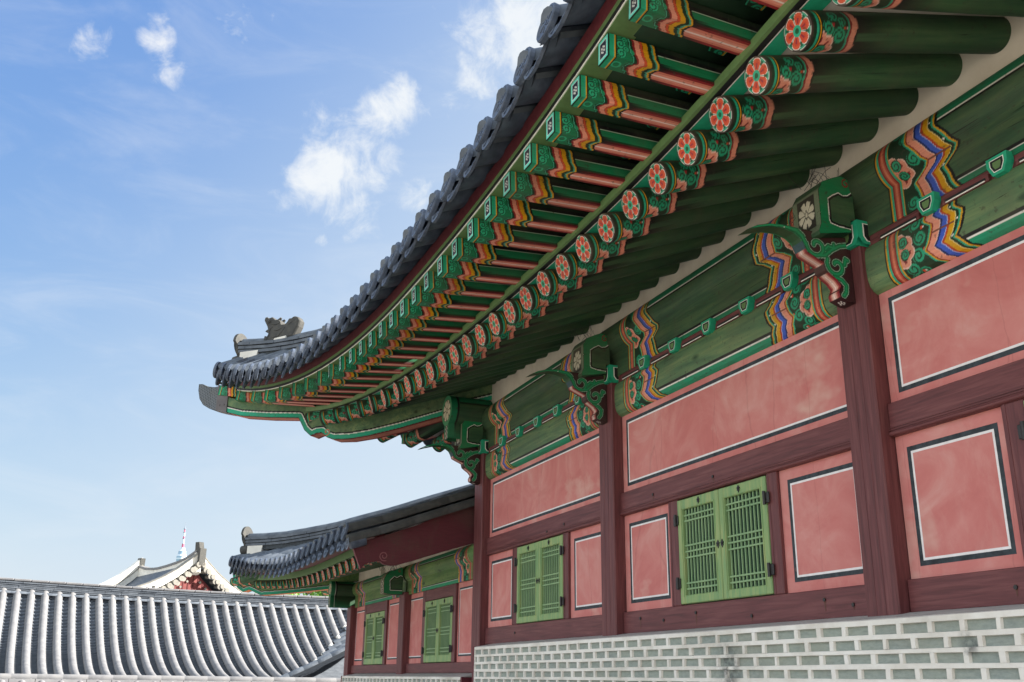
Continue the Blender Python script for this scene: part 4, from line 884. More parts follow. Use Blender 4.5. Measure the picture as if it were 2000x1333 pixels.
# side slope beyond the hip, mirrored about the diagonal, and back slopes
def mir(v): return (v[1] - 8.775, v[0] + 8.775, v[2])
def slab(name, m, parent):
    b = MB(); N = 26
    for k in range(2):
        xs = np.linspace(-11.0, -6.1, N); g = []
        for x in xs:
            e = TP(x); yt = x + 8.775; ys = np.linspace(e.y + .17, max(yt, e.y + .2), 10); g.append([((x, y, ZR(x, y) - .05)) for y in ys])
        vs = [p if k == 0 else mir(p) for r_ in g for p in r_]; b.add(vs, [(i * 10 + j, i * 10 + j + 1, (i + 1) * 10 + j + 1, (i + 1) * 10 + j) for i in range(N - 1) for j in range(9)], 0, True)
    xs = np.linspace(-6.1, 1.2, 20); g = [[(x, y, ZR(x, y) - .05) for y in np.linspace(TP(x).y + .17, RIDY, 12)] for x in xs]
    b.add([p for r_ in g for p in r_], [(i * 12 + j, i * 12 + j + 1, (i + 1) * 12 + j + 1, (i + 1) * 12 + j) for i in range(19) for j in range(11)], 0, True)
    b.add([(x, 2 * RIDY - y, z) for r_ in g for x, y, z in r_], [(i * 12 + j, i * 12 + j + 1, (i + 1) * 12 + j + 1, (i + 1) * 12 + j) for i in range(19) for j in range(11)], 0, True)
    return b.build(name, m, parent)
slab('roof_deck', 'roof_tile', hall)
for x in TX[2:20:1]:
    e = TP(x); yt = max(x + 8.795, e.y + .25); ys = np.linspace(e.y, yt, max(4, int((yt - e.y) / .3))); r_ = tile_row('tile_row', [mir((x, y, ZR(x, y) + .03)) for y in ys], .077, 'roof_tile', hall)
    mt = Matrix.Translation(mir((x, e.y - .004, e.z))) @ Matrix.Rotation(-math.pi / 2 + R(min(30, max(0, (-x - 8.6) * 11))), 4, 'Z') @ Matrix.Rotation(-R(12), 4, 'X'); link('eave_disc', disc_me, r_, mt)
for a, c, x in list(zip(TX[:-1], TX[1:], xm))[1:19]:
    e = TP(x); mt = Matrix.Translation(mir((x, e.y, e.z - .018))) @ Matrix.Rotation(-math.pi / 2 + R(min(30, max(0, (-x - 8.6) * 11))), 4, 'Z') @ Matrix.Diagonal(((c - a) / .265, 1, 1, 1)); link('drip_tile', drip_me, hall, mt)
# ---- ridges: stacked courses with a round cap
def ridge(name, path, w, layers, lh, capr, m, parent, plast=False, mlayer=None, jl=.32, capm=None):
    """path along the base; layered flat tiles with open joints and a run of half-round caps"""
    P = [Vector(p) for p in path]; b = MB(); 
    dl = [0]
    for a, c in zip(P[:-1], P[1:]): dl.append(dl[-1] + (c - a).length)
    def at(s):
        s = max(0, min(s, dl[-1]))
        for i in range(len(dl) - 1):
            if s <= dl[i + 1] + 1e-9: return P[i].lerp(P[i + 1], (s - dl[i]) / max(1e-9, dl[i + 1] - dl[i]))
    for k in range(layers):
        s = -random.uniform(0, jl); ww = w / 2 + (.008 if k % 2 else 0) + (.02 if k == layers - 1 else 0)
        while s < dl[-1]:
            a, c = at(max(0, s + .002)), at(s + jl - .002); s += jl
            if (c - a).length < .02: continue
            t = (c - a).normalized(); n_ = Vector((-t.y, t.x, 0)).normalized(); jw = random.uniform(-.004, .004); z0 = k * lh; z1 = z0 + lh * .78
            vs = [p + n_ * sd_ * (ww + jw) + Vector((0, 0, z)) for p in (a, c) for sd_ in (-1, 1) for z in (z0, z1)]
            b.add(vs, [(0, 1, 3, 2), (4, 6, 7, 5), (0, 4, 5, 1), (2, 3, 7, 6), (1, 5, 7, 3), (0, 2, 6, 4)], 0)
        # dark bedding between courses
    for i in range(len(P) - 1):
        a, c = P[i], P[i + 1]; t = (c - a).normalized(); n_ = Vector((-t.y, t.x, 0)).normalized()
        vs = [p + n_ * sd_ * (w / 2 - .018) + Vector((0, 0, z)) for p in (a, c) for sd_ in (-1, 1) for z in (-.06, layers * lh)]; b.add(vs, [(0, 1, 3, 2), (4, 6, 7, 5), (0, 4, 5, 1), (2, 3, 7, 6), (1, 5, 7, 3)], 1)
    o = b.build(name, [mlayer or m, 'border_black' if not plast else 'white_plaster'], parent)
    tile_row('cap_tiles', [p + Vector((0, 0, layers * lh + capr * .05)) for p in P], capr, capm or m, o, seglen=.33, n=10); return o
def dg(t, z, d=0, cx=-8.755): return (cx - t * C45 + d * C45, .02 - t * C45 - d * C45, z)
hr = [dg(t, z) for t, z in ((3.03, 4.985), (2.7, 4.955), (2.35, 4.955), (2.0, 4.985), (1.5, 5.03), (1.0, 5.09), (.3, 5.22), (-1, 5.6), (-2.3, 6.1), (-3.62, 6.75))]
rd_ = ridge('hip_ridge', hr, .17, 3, .042, .055, 'roof_tile', hall)
def hipdisc(t, zlo, zhi, r2, cx, parent, tm=.018, low=True):
    b = MB(); n = 28; zc = (zlo + zhi) / 2; hh = (zhi - zlo) / 2
    b.prism([(r2 * math.cos(2 * math.pi * i / n) * (1 if math.sin(2 * math.pi * i / n) > 0 else .72), zc + hh * math.sin(2 * math.pi * i / n)) for i in range(n)], lambda a, z, d: dg(t + d + (z - zc) * .12, z, a, cx), -tm, tm, 0)
    b.prism([(r2 * .8 * math.cos(2 * math.pi * i / n), zc + hh * .8 * math.sin(2 * math.pi * i / n)) for i in range(n)], lambda a, z, d: dg(t + tm + d + (z - zc) * .12, z, a, cx), 0, .006, 0)
    if low: b.tube([dg(t + .06, zlo - .03, 0, cx), dg(t - .06, zlo - .01, 0, cx)], .072, 16)
    return b.build('end_tile', 'sculpted_clay', parent)
hipdisc(3.06, 4.93, 5.235, .13, -8.755, rd_)
b = MB(); b.box(0, 1, 0, 1, 0, 1, M=Matrix(((-C45 * .25, .12 * C45, 0, dg(2.96, 0)[0] - .06 * C45), (-C45 * -.0 - C45 * .25 * 0 - .0, 0, 0, 0), (0, 0, .1, 4.87), (0, 0, 0, 1)))) if False else None
q = [(2.78, 4.90), (3.00, 4.90), (3.00, 4.985), (2.76, 4.985)]; b.prism(q, lambda a, z, d: dg(a, z, d), -.09, .09, 0); q = [(2.43, 5.065), (2.60, 5.05), (2.57, 5.10), (2.42, 5.115)]; b.prism(q, lambda a, z, d: dg(a, z, d), -.075, .075, 0); b.build('lime_filling', 'white_plaster', rd_)
# ---- ridge beast
DRG = [(2.715,5.050),(2.735,5.10),(2.729,5.139),(2.686,5.126),(2.671,5.168),(2.683,5.187),(2.721,5.205),(2.687,5.224),(2.700,5.262),(2.746,5.339),(2.74,5.372),(2.715,5.378),(2.692,5.358),(2.642,5.368),(2.62,5.35),(2.597,5.328),(2.55,5.326),(2.522,5.300),(2.508,5.258),(2.448,5.256),(2.42,5.280),(2.394,5.322),(2.365,5.318),(2.335,5.338),(2.300,5.325),(2.272,5.280),(2.285,5.217),(2.343,5.111),(2.42,5.095),(2.455,5.04)]
b = MB(); n = len(DRG); cxm = sum(p[0] for p in DRG) / n; czm = sum(p[1] for p in DRG) / n
lay = [(-.058, .90), (-.050, .97), (-.036, 1), (.036, 1), (.050, .97), (.058, .90)]
vs = [dg(cxm + (a - cxm) * k, czm + (z - czm) * k, d) for d, k in lay for a, z in DRG]; b.add(vs, [(i * n + j, i * n + (j + 1) % n, (i + 1) * n + (j + 1) % n, (i + 1) * n + j) for i in range(5) for j in range(n)], 0); b.add(vs, [list(range(n))[::-1], [5 * n + j for j in range(n)]], 0)
for sg in (-1, 1):
    e = [(dg(2.668, 5.318, sg * .052)), dg(2.668, 5.318, sg * .074)]; b.tube(e, [.030, .022], 14); b.tube([e[1], dg(2.668, 5.318, sg * .08)], .013, 10)
    for cv, r_ in (([(2.70, 5.09), (2.66, 5.16), (2.655, 5.22), (2.60, 5.265)], .009), ([(2.62, 5.12), (2.54, 5.13), (2.50, 5.17), (2.46, 5.22)], .009), ([(2.60, 5.20), (2.54, 5.20), (2.49, 5.225)], .008), ([(2.73, 5.345), (2.64, 5.285), (2.58, 5.27), (2.52, 5.285)], .008), ([(2.43, 5.24), (2.38, 5.27), (2.33, 5.30)], .007), ([(2.66, 5.07), (2.58, 5.08), (2.50, 5.10)], .010)):
        b.tube([dg(a, z, sg * .057) for a, z in cv], [r_ * .6] + [r_] * (len(cv) - 2) + [r_ * .5], 7)
    b.tube([dg(2.56, 5.318, sg * .03), dg(2.53, 5.345, sg * .035)], [.022, .012], 8)
bst = b.build('ridge_beast', 'sculpted_clay', rd_)
# main ridge and descending ridge (behind the eave from this side)
ridge('main_ridge', [(-6.1, RIDY, 6.93), (-4.5, RIDY, 6.75), (-2.5, RIDY, 6.75), (1.0, RIDY, 6.95)], .22, 6, .045, .07, 'roof_tile', hall)
b = MB(); b.prism([(RIDY - 2.4, 5.2), (RIDY + 2.4, 5.2), (RIDY, 6.9)], lambda a, z, d: (-6.15 + d, a, z), -.03, .03, 0); b.build('gable_wall', 'maroon_board', hall)
# rear and far walls close the building
b = MB(); b.box(-8.8, -8.7, .15, 5.1, 0, 4.2); b.box(-8.8, 1.4, 5.1, 5.2, 0, 4.2); b.build('rear_wall', 'pink_plaster', hall)
b = MB(); b.prism([(-8.775 - 2.2, 4.4), (-8.7, 4.45), (1.2, 4.45), (1.2, 4.5), (-8.7, 4.5)], lambda a, z, d: (a, d, z), .1, 7.2, 0); b.build('ceiling', 'soffit_lime', hall)
# ================================================================== SIDE HALL (lower wing beyond the corner)
wing = empty('side_hall', (-11.3, 1.3, 0), label='low painted wing beyond the hall corner, with two tall windows and maroon gable board', cat='palace building')
SX = [-13.71, -11.28 + .1]; ZB = 1.655
for x in SX: column(x, 1.45, 2.52, wing)
def beam2(x0, x1, parent):
    B2 = [(.03, 2.492), (-.03, 2.492), (-.03, 2.645)] + [(.02 + .10 * math.cos(a), 2.732 + .10 * math.sin(a)) for a in np.linspace(R(240), R(100), 16)]
    def bands(p, T, Lt):
        p.put((T > .055) & (T < .09), '#2B9A70'); p.put((T >= .09) & (T < .095), WHT); p.put((T >= .095) & (T < .106), BLK); p.put(T <= .055, '#2B9A70')
        p.put(T > Lt - .10, '#2B8A62'); p.put((T > Lt - .106) & (T <= Lt - .10), WHT); p.put((T > Lt - .118) & (T <= Lt - .106), BLK)
    return beam('eave_purlin', x0, x1, B2, .16, .3, [(-1, -.02), (-.3, -.03), (0, .02), (.3, -.01), (.6, -.05), (1, -.06)], parent, bands, 'side_timber_x', zone=.56)
beam2(-13.62, -11.2, wing); beam2(-11.16, -8.85, wing)
def bay2(a, c, panels, wx):
    rail(a, c, ZB, 1.752, -.03, wing, 'sill_rail', False)
    for q0, q1 in panels: panel(q0, q1, 1.752, 2.492, .05, .05, .07, .065, wing, wb=.016, ww=.009)
    for q0, q1 in ((wx[0] - .10, wx[0]), (wx[1], wx[1] + .09)): b = MB(); b.bbox(q0, q1, -.025, .03, 1.752, 2.492, .004); b.build('post', 'maroon_wood', wing)
    rail(wx[0], wx[1], 2.38, 2.492, -.022, wing, 'lintel', False)
    return window(wx[0], wx[1], 1.754, 2.378, wing, 9, hb=[.05, .13, .46, .53, .60, .87, .94], bot=.075)
w1 = bay2(-13.62, -11.28, [(-13.62, -13.095), (-12.0, -11.28)], (-12.985, -12.09))
bay2(-11.18, -8.88, [(-11.18, -10.56), (-9.475, -8.88)], (-10.46, -9.57))
brick_base(-13.37, -8.775, 1.617, wing, 12, pitch=.155); b = MB(); b.box(-8.772, -8.735, -.205, -.03, 0, 1.617); b.build('end_board', 'maroon_board', wing)
b = MB(); b.box(-13.405, -13.372, -.205, 0, 0, 1.622); b.build('end_board', 'maroon_board', wing)
b = MB(); b.box(-13.66, -8.87, .052, .09, 0, 2.6); b.box(-13.8, -13.7, .12, 2.6, 0, 2.6); b.box(-13.8, -8.87, 2.6, 2.7, 0, 2.6); b.build('rear_wall', 'pink_plaster', wing)
b = MB(); b.box(-13.6, -9.02, .0, .04, 2.76, 3.0); b.prism([(-.0, 2.80), (0, 2.98), (-.06, 2.96)], lambda u, v, d: (d, u, v), -12.3, -9.02, 0); b.box(-12.31, -12.20, -.07, .02, 2.80, 2.93); b.build('eave_plaster', 'lime_plaster', wing)
# beam heads
H2 = [(-.10, 2.56), (-.10, 2.492), (-.27, 2.492), (-.315, 2.50), (-.318, 2.65), (-.295, 2.70), (-.235, 2.752), (-.20, 2.745), (-.16, 2.775), (-.12, 2.79), (-.10, 2.76)]
def h2p(p, A, B_):
    o = [(-.05, 2.53), (-.245, 2.53), (-.252, 2.64), (-.20, 2.69), (-.17, 2.675), (-.13, 2.70), (-.10, 2.69), (-.05, 2.69)]; p.put(A < 9, '#157A4B'); d = inpoly(o, A, B_); s = seg(o, A, B_); p.c[d] = 0; p.put(d & (s < .014), BLK); p.put(d & (s < .005), WHT)
    p.put(seg(arc(-.14, 2.745, .016, .005, R(90), R(400)), A, B_) < .003, RED)
def h2e(p, A, B_, D, th): p.put(A < 9, '#123A25'); p.put(A < -.27, '#7B7358'); f = (A < -.31) & (np.abs(D) < th * .3); p.put(f, '#4A463A'); p.put(f & (np.sin(B_ * 120) * np.cos(D * 90) > .2), '#C9C2AE')
hd = paint_board('beam_head', H2, h2p, M_yz(-11.18), .15, 'painted_timber_y', wing, edgefn=h2e); w = MB(); spikes(w, -11.18, -.22, 2.75, 22); w.build('bird_spikes', 'iron', hd)
corner_purlin(-13.71, wing, -.36, .3, 2.73, .105, 2.492)
# ---- roof
def TP2(x): return Vector((x, -float(yc(x, 1.2, 1.55, -15.2, x0=-12)), 2.90 + .02 * max(0, (-9.3 - x) / 3) + .235 * max(0, (-12 - x) / 3.1) ** 1.9))
def FP2(x): return Vector((x, -float(yc(x, .95, 1.22, -14.9, x0=-12)), 2.682 + .145 * max(0, (-10.8 - x) / 3.9) ** 2.2))
def up_(x): a = R(az2(x)); l = (.05 + FP2(x).y * -1) / math.cos(a); return FP2(x) + Vector((math.sin(a) * l, math.cos(a) * l, .30 + .0))
def az2(x): return float(np.interp(-x, [12.2, 13.2, 13.9, 14.5, 14.95], [0, 6, 14, 28, 42]))
raf2 = rafter_mesh('side_round_rafter', 1.25, 'painted_timber_y', rad=.062)
fx = [-15.22, -15.09, -14.95, -14.78, -14.6, -14.4, -14.18, -13.93] + [-13.66 + .285 * k for k in range(17)]
for x in fx:
    p = FP2(x); u = up_(x); link('round_rafter', raf2, wing, orient(p, u + Vector((0, 0, .0))))
    if x < -13.8: m_ = lambda v: Vector((v.y - 13.73, v.x + 13.73, v.z)); link('round_rafter', raf2, wing, orient(m_(p), m_(u)))
c3 = curve_pts(FP2, -14.98, -9.03); b = MB(); z0 = .064
for a_, c_, u0, u1, m in ((-.06, -.010, z0, z0 + .05, 3), (-.010, -.004, z0 - .001, z0 + .05, 1), (-.004, .008, z0 - .0015, z0 + .05, 2), (.008, .026, z0 - .002, z0 + .072, 3)): sweep(b, [(a_, u0), (c_, u0), (c_, u1), (a_, u1)], c3, m)
b.build('eave_board', ['teal', 'white', 'black', 'olive'], wing)
b = MB(); sweep(b, [(-.08, .138), (.03, .138), (.10, .195), (-.05, .21)], c3, 0); b.build('tile_batten', 'maroon_board', wing)
b = MB(); X = np.linspace(-14.98, -9.03, 40); vs = []
for x in X: l = FP2(x) + Vector((0, .03, .066)); u = up_(x) + Vector((0, .1, .09)); vs += [l, u, u + Vector((0, 0, .02)), l + Vector((0, 0, .02))]
vs2 = [(v[1] - 13.73, v[0] + 13.73, v[2]) for v in vs]; fs = [(i * 4 + j, i * 4 + (j + 1) % 4, (i + 1) * 4 + (j + 1) % 4, (i + 1) * 4 + j) for i in range(39) for j in range(4)]
b.add(vs, fs, 0); b.build('soffit_plaster', 'soffit_lime', wing); b = MB(); b.add(vs2[:60], [f for f in fs if max(f) < 60], 0); b.build('soffit_plaster', 'soffit_lime', wing)
RY2 = 1.3
def Z2(x, y): e = TP2(x); s = max(0, y - e.y); return e.z - .03 + .33 * s + .03 * s * s
tx2 = [-15.08, -14.95, -14.79, -14.62, -14.45, -14.24, -14.03, -13.80, -13.56, -13.29, -13.03, -12.75] + [-12.46 + .29 * k for k in range(12)]
tx2 = [x for x in tx2 if x < -9.25]
xm2 = [(a + c) / 2 for a, c in zip(tx2[:-1], tx2[1:])]
for x in tx2:
    e = TP2(x); yt = max(min(RY2, x + 13.75), e.y + .2); ys = np.linspace(e.y, yt, max(4, int((yt - e.y) / .25))); r_ = tile_row('tile_row', [(x, y, Z2(x, y) + .03) for y in ys], .07, 'roof_tile', wing)
    link('eave_disc', disc_me, r_, Matrix.Translation((x, e.y - .004, e.z)) @ Matrix.Rotation(-R(min(26, max(0, (-x - 13.2) * 16))), 4, 'Z') @ Matrix.Rotation(-R(12), 4, 'X') @ Matrix.Scale(.86, 4))
for a, c, x in zip(tx2[:-1], tx2[1:], xm2):
    e = TP2(x); link('drip_tile', drip_me, wing, Matrix.Translation((x, e.y, e.z - .04)) @ Matrix.Rotation(-R(min(26, max(0, (-x - 13.2) * 16))), 4, 'Z') @ Matrix.Diagonal(((c - a) / .265, 1, .9, 1)))
channel_tiles('channel_tiles', None, xm2, [TP2(x).y + .05 for x in xm2], [min(RY2, x + 13.73) for x in xm2], Z2, 'channel_tile', wing, .27)
mir2 = lambda v: (v[1] - 13.73, v[0] + 13.73, v[2])
b = MB()
for k in range(2):
    g_ = [[(x, y, Z2(x, y) - .05) for y in np.linspace(TP2(x).y + .15, max(min(RY2, x + 13.73), TP2(x).y + .18), 8)] for x in np.linspace(-15.2, -8.97, 30)]
    b.add([p if k == 0 else (p[0], 2 * RY2 - p[1], p[2]) for r_ in g_ for p in r_], [(i * 8 + j, i * 8 + j + 1, (i + 1) * 8 + j + 1, (i + 1) * 8 + j) for i in range(29) for j in range(7)], 0, True)
g_ = [[mir2((x, y, Z2(x, y) - .09)) for y in np.linspace(TP2(x).y + .02, max(x + 13.73, TP2(x).y + .18), 8)] for x in np.linspace(-15.2, -12.43, 20)]; b.add([p for r_ in g_ for p in r_], [(i * 8 + j, i * 8 + j + 1, (i + 1) * 8 + j + 1, (i + 1) * 8 + j) for i in range(19) for j in range(7)], 0, True)
b.build('roof_deck', 'roof_tile', wing)
for x in tx2[1:11]:
    e = TP2(x); yt = max(x + 13.75, e.y + .2); ys = np.linspace(e.y, yt, 5); r_ = tile_row('tile_row', [mir2((x, y, Z2(x, y) + .03)) for y in ys], .07, 'roof_tile', wing)
    link('eave_disc', disc_me, r_, Matrix.Translation(mir2((x, e.y - .004, e.z))) @ Matrix.Rotation(-math.pi / 2 + R(min(26, max(0, (-x - 13.2) * 16))), 4, 'Z') @ Matrix.Rotation(-R(12), 4, 'X') @ Matrix.Scale(.86, 4))
h2 = [dg(t, z, 0, -13.71) for t, z in ((1.88, 3.39), (1.6, 3.385), (1.2, 3.40), (.8, 3.44), (.4, 3.49), (-.03, 3.575), (-.45, 3.65), (-1.1, 3.79), (-1.81, 3.93))]
r2_ = ridge('hip_ridge', h2, .16, 3, .042, .058, 'roof_tile', wing); hipdisc(1.92, 3.36, 3.68, .13, -13.71, r2_)
b = MB(); b.prism([(1.6, 3.27), (1.84, 3.27), (1.84, 3.385), (1.58, 3.385)], lambda a, z, d: dg(a, z, d, -13.71), -.085, .085, 0); b.build('lime_filling', 'white_plaster', r2_)
ridge('main_ridge', [(-12.4, RY2, 3.94), (-10.5, RY2, 3.90), (-8.98, RY2, 3.93)], .18, 4, .042, .06, 'roof_tile', wing)
# hip rafter of the wing
HL2 = [(-.4, 2.83), (.3, 2.76), (.9, 2.72), (1.25, 2.70), (1.55, 2.69), (1.70, 2.75), (1.76, 2.77), (1.86, 2.74), (1.95, 2.79), (2.03, 2.88), (2.08, 3.03)]; HU2 = [(2.00, 3.06), (1.4, 3.0), (.6, 3.0), (-.4, 3.1)]
def hp2(p, A, B_): d = seg(HL2, A, B_); p.put(d < .058, BLK); p.put(d < .046, WHT); p.put(d < .040, '#1F9F7C')
paint_board('hip_rafter', HL2 + HU2, hp2, M_diag(-13.71), .13, 'side_timber_x', wing, res=.006, edgefn=lambda p, A, B_, D, th: (p.put(A < 99, '#1F9F7C'), p.put((np.abs(D) < th * .42) & (B_ < 2.9), '#E58A5E')))
# ---- gable board and verge tiles at the near end
GBL = [(-1.208, 2.745), (-1.114, 2.525), (-1.085, 2.560), (-1.043, 2.583), (-.987, 2.597), (-.944, 2.606), (-.90, 2.580), (-.842, 2.570), (-.77, 2.577), (-.611, 2.629), (-.317, 2.729), (.0, 2.83), (.5, 3.06), (1.3, 3.50), (1.3, 3.97), (.5, 3.48), (.0, 3.225), (-.3, 3.10), (-.626, 2.944), (-.914, 2.838)]
def gb_p(p, A, B_): p.put(A < 99, '#5F2A31'); s = seg(arc(-.905, 2.652, .045, .012, R(-60), R(-560)), A, B_); p.put(s < .0042, '#8D5A5C')
gb = paint_board('gable_board', GBL, gb_p, lambda a, b_, d: np.stack([-8.99 + d, a, b_], -1), .045, 'painted_board', wing, res=.004, edge='#7A3A42')
def vp_(s, dz, x): 
    P_ = [(-1.25, 2.775), (-.9, 2.885), (-.6, 2.995), (-.3, 3.105), (0, 3.215), (.5, 3.43), (1.3, 3.88)]; return [(x, a, b_ + dz) for a, b_ in P_]
for nm, dz, xx, yy in (('verge_tiles', -.02, -8.955, 0), ('verge_tiles', .085, -9.07, 0)):
    v = tile_row(nm, vp_(0, dz, xx), .068, 'sculpted_clay', wing, seglen=.34, n=12)
    if dz < 0:
        rr_ = MB(); n = 20; 
        for k0, k1, dd in ((.068, .050, -.006), (.050, .036, 0), (.036, .02, -.006)): rr_.add([(xx + k * math.cos(6.2832 * i / n), -1.25 + d_, 2.755 + k * math.sin(6.2832 * i / n)) for k, d_ in ((k0, dd), (k1, dd)) for i in range(n)], [(i, (i + 1) % n, n + (i + 1) % n, n + i) for i in range(n)], 0)
        rr_.tube([(xx, -1.235, 2.755), (xx, -1.10, 2.80)], .066, n); rr_.build('verge_end', 'eave_tile', v)
link('drip_tile', drip_me, wing, Matrix.Translation((-9.22, -1.2, 2.86)))
e = TP2(-9.08); link('eave_disc', disc_me, v, Matrix.Translation((-9.07, -1.255, 2.86)) @ Matrix.Rotation(-R(12), 4, 'X') @ Matrix.Scale(.84, 4))
# ================================================================== LONG CORRIDOR ROOF (lower left)
TH = R(5.0)                                                    # turned a little from the hall's axes
def frameM(o, th): c, s = math.cos(th), math.sin(th); return Matrix(((-s, c, 0, o[0]), (c, s, 0, o[1]), (0, 0, 1, o[2]), (0, 0, 0, 1)))
# local: x runs along the ridge (to the right), y runs from eave up to ridge is negative slope direction
FO = Vector((-24.0, -2.0, 0))
e_ = Vector((-math.sin(TH), math.cos(TH), 0)); n_ = Vector((math.cos(TH), math.sin(TH), 0))    # along ridge; down-slope towards us
def FW_(a, d, z): v = FO + e_ * a + n_ * d; return (v.x, v.y, z)
corr = empty('corridor', tuple(FO), label='long low corridor roof of pale grey tiles in straight ribs, at the lower left', cat='corridor building')
def prof(d): return 3.16 - .80 * d + .094 * d * d if d < 3.6 else 3.16 - 2.88 + .094 * 12.96 - .13 * (d - 3.6)
def zr_(a): return .0026 * (a - 2) ** 2
VA, VD, VS = 3.95, .95, 1.36
def vall(a): return VD + (VA - a) * VS                                # valley distance from the ridge
A0 = -7.6; NR = 56; SPC = .2665
for k in range(NR):
    a = A0 + k * SPC; dmax = min(4.6, vall(a)) if a > -2 else 4.6
    if dmax < .3: continue
    path = [FW_(a, d, prof(d) + zr_(a) + .035) for d in np.linspace(.02, dmax, max(4, int(dmax / .3)))]
    r_ = tile_row('tile_row', path[::1], .074, 'pale_tile', corr, seglen=.42, n=10)
    if dmax < 4.5:
        p = MB(); x, y, z = FW_(a, dmax + .02, prof(dmax) + zr_(a)); p.tube([(x, y, z + .05), (x + .05, y, z + .02), (x + .03, y, z - .10)], [.055, .04, .03], 10); p.build('lime_plug', 'white_plaster', r_)
def corr_channels():
    b = MB()
    for k in range(-1, NR):
        a = A0 + (k + .5) * SPC; dmax = max(.1, min(4.6, vall(a) + .1)) if a > -2 else 4.6; n = max(1, int(dmax / .105)); w = .20
        for i in range(n):
            d0, d1 = dmax * i / n, dmax * (i + 1) / n; dl = d1 - d0; vs = []
            for d, lift in ((d1, .048), (d0 - dl * .15, .0)):
                for j in range(9): q = -1 + 2 * j / 8; vs.append(FW_(a + q * w / 2, d, prof(max(0, d)) + zr_(a) - .040 * (1 - q * q) + lift))
            for j in range(9): q = -1 + 2 * j / 8; vs.append(FW_(a + q * w / 2, d1 - .004, prof(d1) + zr_(a) - .040 * (1 - q * q) - .02))
            b.add(vs, [(j, j + 1, 10 + j, 9 + j) for j in range(8)] + [(18 + j, 19 + j, j + 1, j) for j in range(8)], 0)
    return b.build('channel_tiles', 'channel_tile', corr)
corr_channels()
b = MB(); vs = [FW_(a, d, prof(d) + zr_(a) - .06) for a in np.linspace(-8.5, 6, 12) for d in np.linspace(0, 4.4, 12)]; b.add(vs, [(i * 12 + j, i * 12 + j + 1, (i + 1) * 12 + j + 1, (i + 1) * 12 + j) for i in range(11) for j in range(11)], 0)
vs = [FW_(a, -d, prof(d) + zr_(a) - .06) for a in np.linspace(-8.5, 8, 12) for d in np.linspace(0, 4.4, 12)]; b.add(vs, [(i * 12 + j, i * 12 + j + 1, (i + 1) * 12 + j + 1, (i + 1) * 12 + j) for i in range(11) for j in range(11)], 0); b.build('roof_deck', 'channel_tile', corr)
rg = ridge('main_ridge', [FW_(a, -.02, 3.185 + zr_(a)) for a in np.linspace(-8.6, 8.2, 30)], .22, 5, .036, .058, 'channel_tile', corr, mlayer='channel_tile', capm='pale_tile', jl=.34)
tile_row('ridge_foot_tiles', [FW_(a, .135, 3.115 + zr_(a)) for a in np.linspace(-8.6, 7, 30)], .05, 'roof_tile', rg, seglen=.30, n=8)
b = MB()
for k in range(50): a0 = -8.6 + k * .335; b.bbox(0, .325, -.135, .135, 0, .05, .012, 0, Matrix(((e_.x, n_.x, 0, FW_(a0, -.02, 0)[0]), (e_.y, n_.y, 0, FW_(a0, -.02, 0)[1]), (0, 0, 1, 3.185 + .178 + zr_(a0)), (0, 0, 0, 1))))
b.build('pale_course', 'pale_tile', rg)
b = MB(); b.prism([(-2.2, 0), (2.2, 0), (2.2, 1.5), (0, 2.9), (-2.2, 1.5)], lambda d, z, a: FW_(a, d, z), -8.4, 8, 0); b.build('wall', 'maroon_board', corr)
# wing of the same roof coming towards us on the right: its rolls run down to the valley
def side_w(a, d): return 1.0
VH = [FW_(4.7 - k * .0 , 0, 0)]
for k in range(13):
    d = .8 + k * .27; a_v = VA - (d - VD) / VS; z = prof(d) + zr_(a_v) + .03
    path = [FW_(a_v + s, d, z + .42 * s + .03 * s * s) for s in np.linspace(.03, 2.2, 8)]; tile_row('wing_tile_row', path, .07, 'roof_tile', corr, n=8)
b = MB(); vs = []
for k in range(15):
    d = .6 + k * .27; a_v = VA - (d - VD) / VS; z = prof(d) + zr_(a_v)
    for s in np.linspace(0, 2.3, 6): vs.append(FW_(a_v + s, d, z + .42 * s + .03 * s * s - .02))
b.add(vs, [(i * 6 + j, i * 6 + j + 1, (i + 1) * 6 + j + 1, (i + 1) * 6 + j) for i in range(14) for j in range(5)], 0, True); b.build('wing_roof', 'channel_tile', corr)
hr_ = [FW_(VA + .3 - (d - VD) / VS, d, prof(d) + .10) for d in (1.2, 1.8, 2.4, 3.0, 3.6)]
vt = tile_row('valley_cap', hr_, .06, 'roof_tile', corr)
b = MB(); c_ = Vector(FW_(4.32, 1.75, prof(1.75) + .27)); b.tube([c_, c_ + Vector((-.03, .02, -.002))], .15, 20, up=(0, 0, 1)); b.tube([c_ + Vector((-.02, .05, -.10)), c_ + Vector((-.02, .12, -.34))], .05, 10); b.build('end_tile', 'sculpted_clay', vt)
# ================================================================== tiled garden wall whose coping crosses the bottom left
gw = empty('garden_wall', (-18.2, -2, 0), label='stone garden wall topped by pale grey coping tiles, along the bottom left edge', cat='garden wall')
WO = Vector((-17.6, -2.0, 0))
def GW(a, d, z): v = WO + e_ * a + n_ * d; return (v.x, v.y, z)
tile_row('coping_tiles', [GW(a, 0, 1.535) for a in np.linspace(-7, 6.5, 40)], .062, 'pale_tile', gw, seglen=.36, n=12)
b = MB(); b.prism([(-.19, 0), (.19, 0), (.19, 1.42), (-.19, 1.42)], lambda d, z, a: GW(a, d, z), -7, 6.5, 0); b.build('wall', 'stone', gw)
b = MB()
for k in range(38): a0 = -7 + k * .36; b.prism([(-.13, 1.47), (.13, 1.47), (.11, 1.525), (-.11, 1.525)], lambda d, z, a: GW(a, d, z), a0, a0 + .352, 0)
b.build('ridge_course', 'pale_tile', gw)
b = MB()
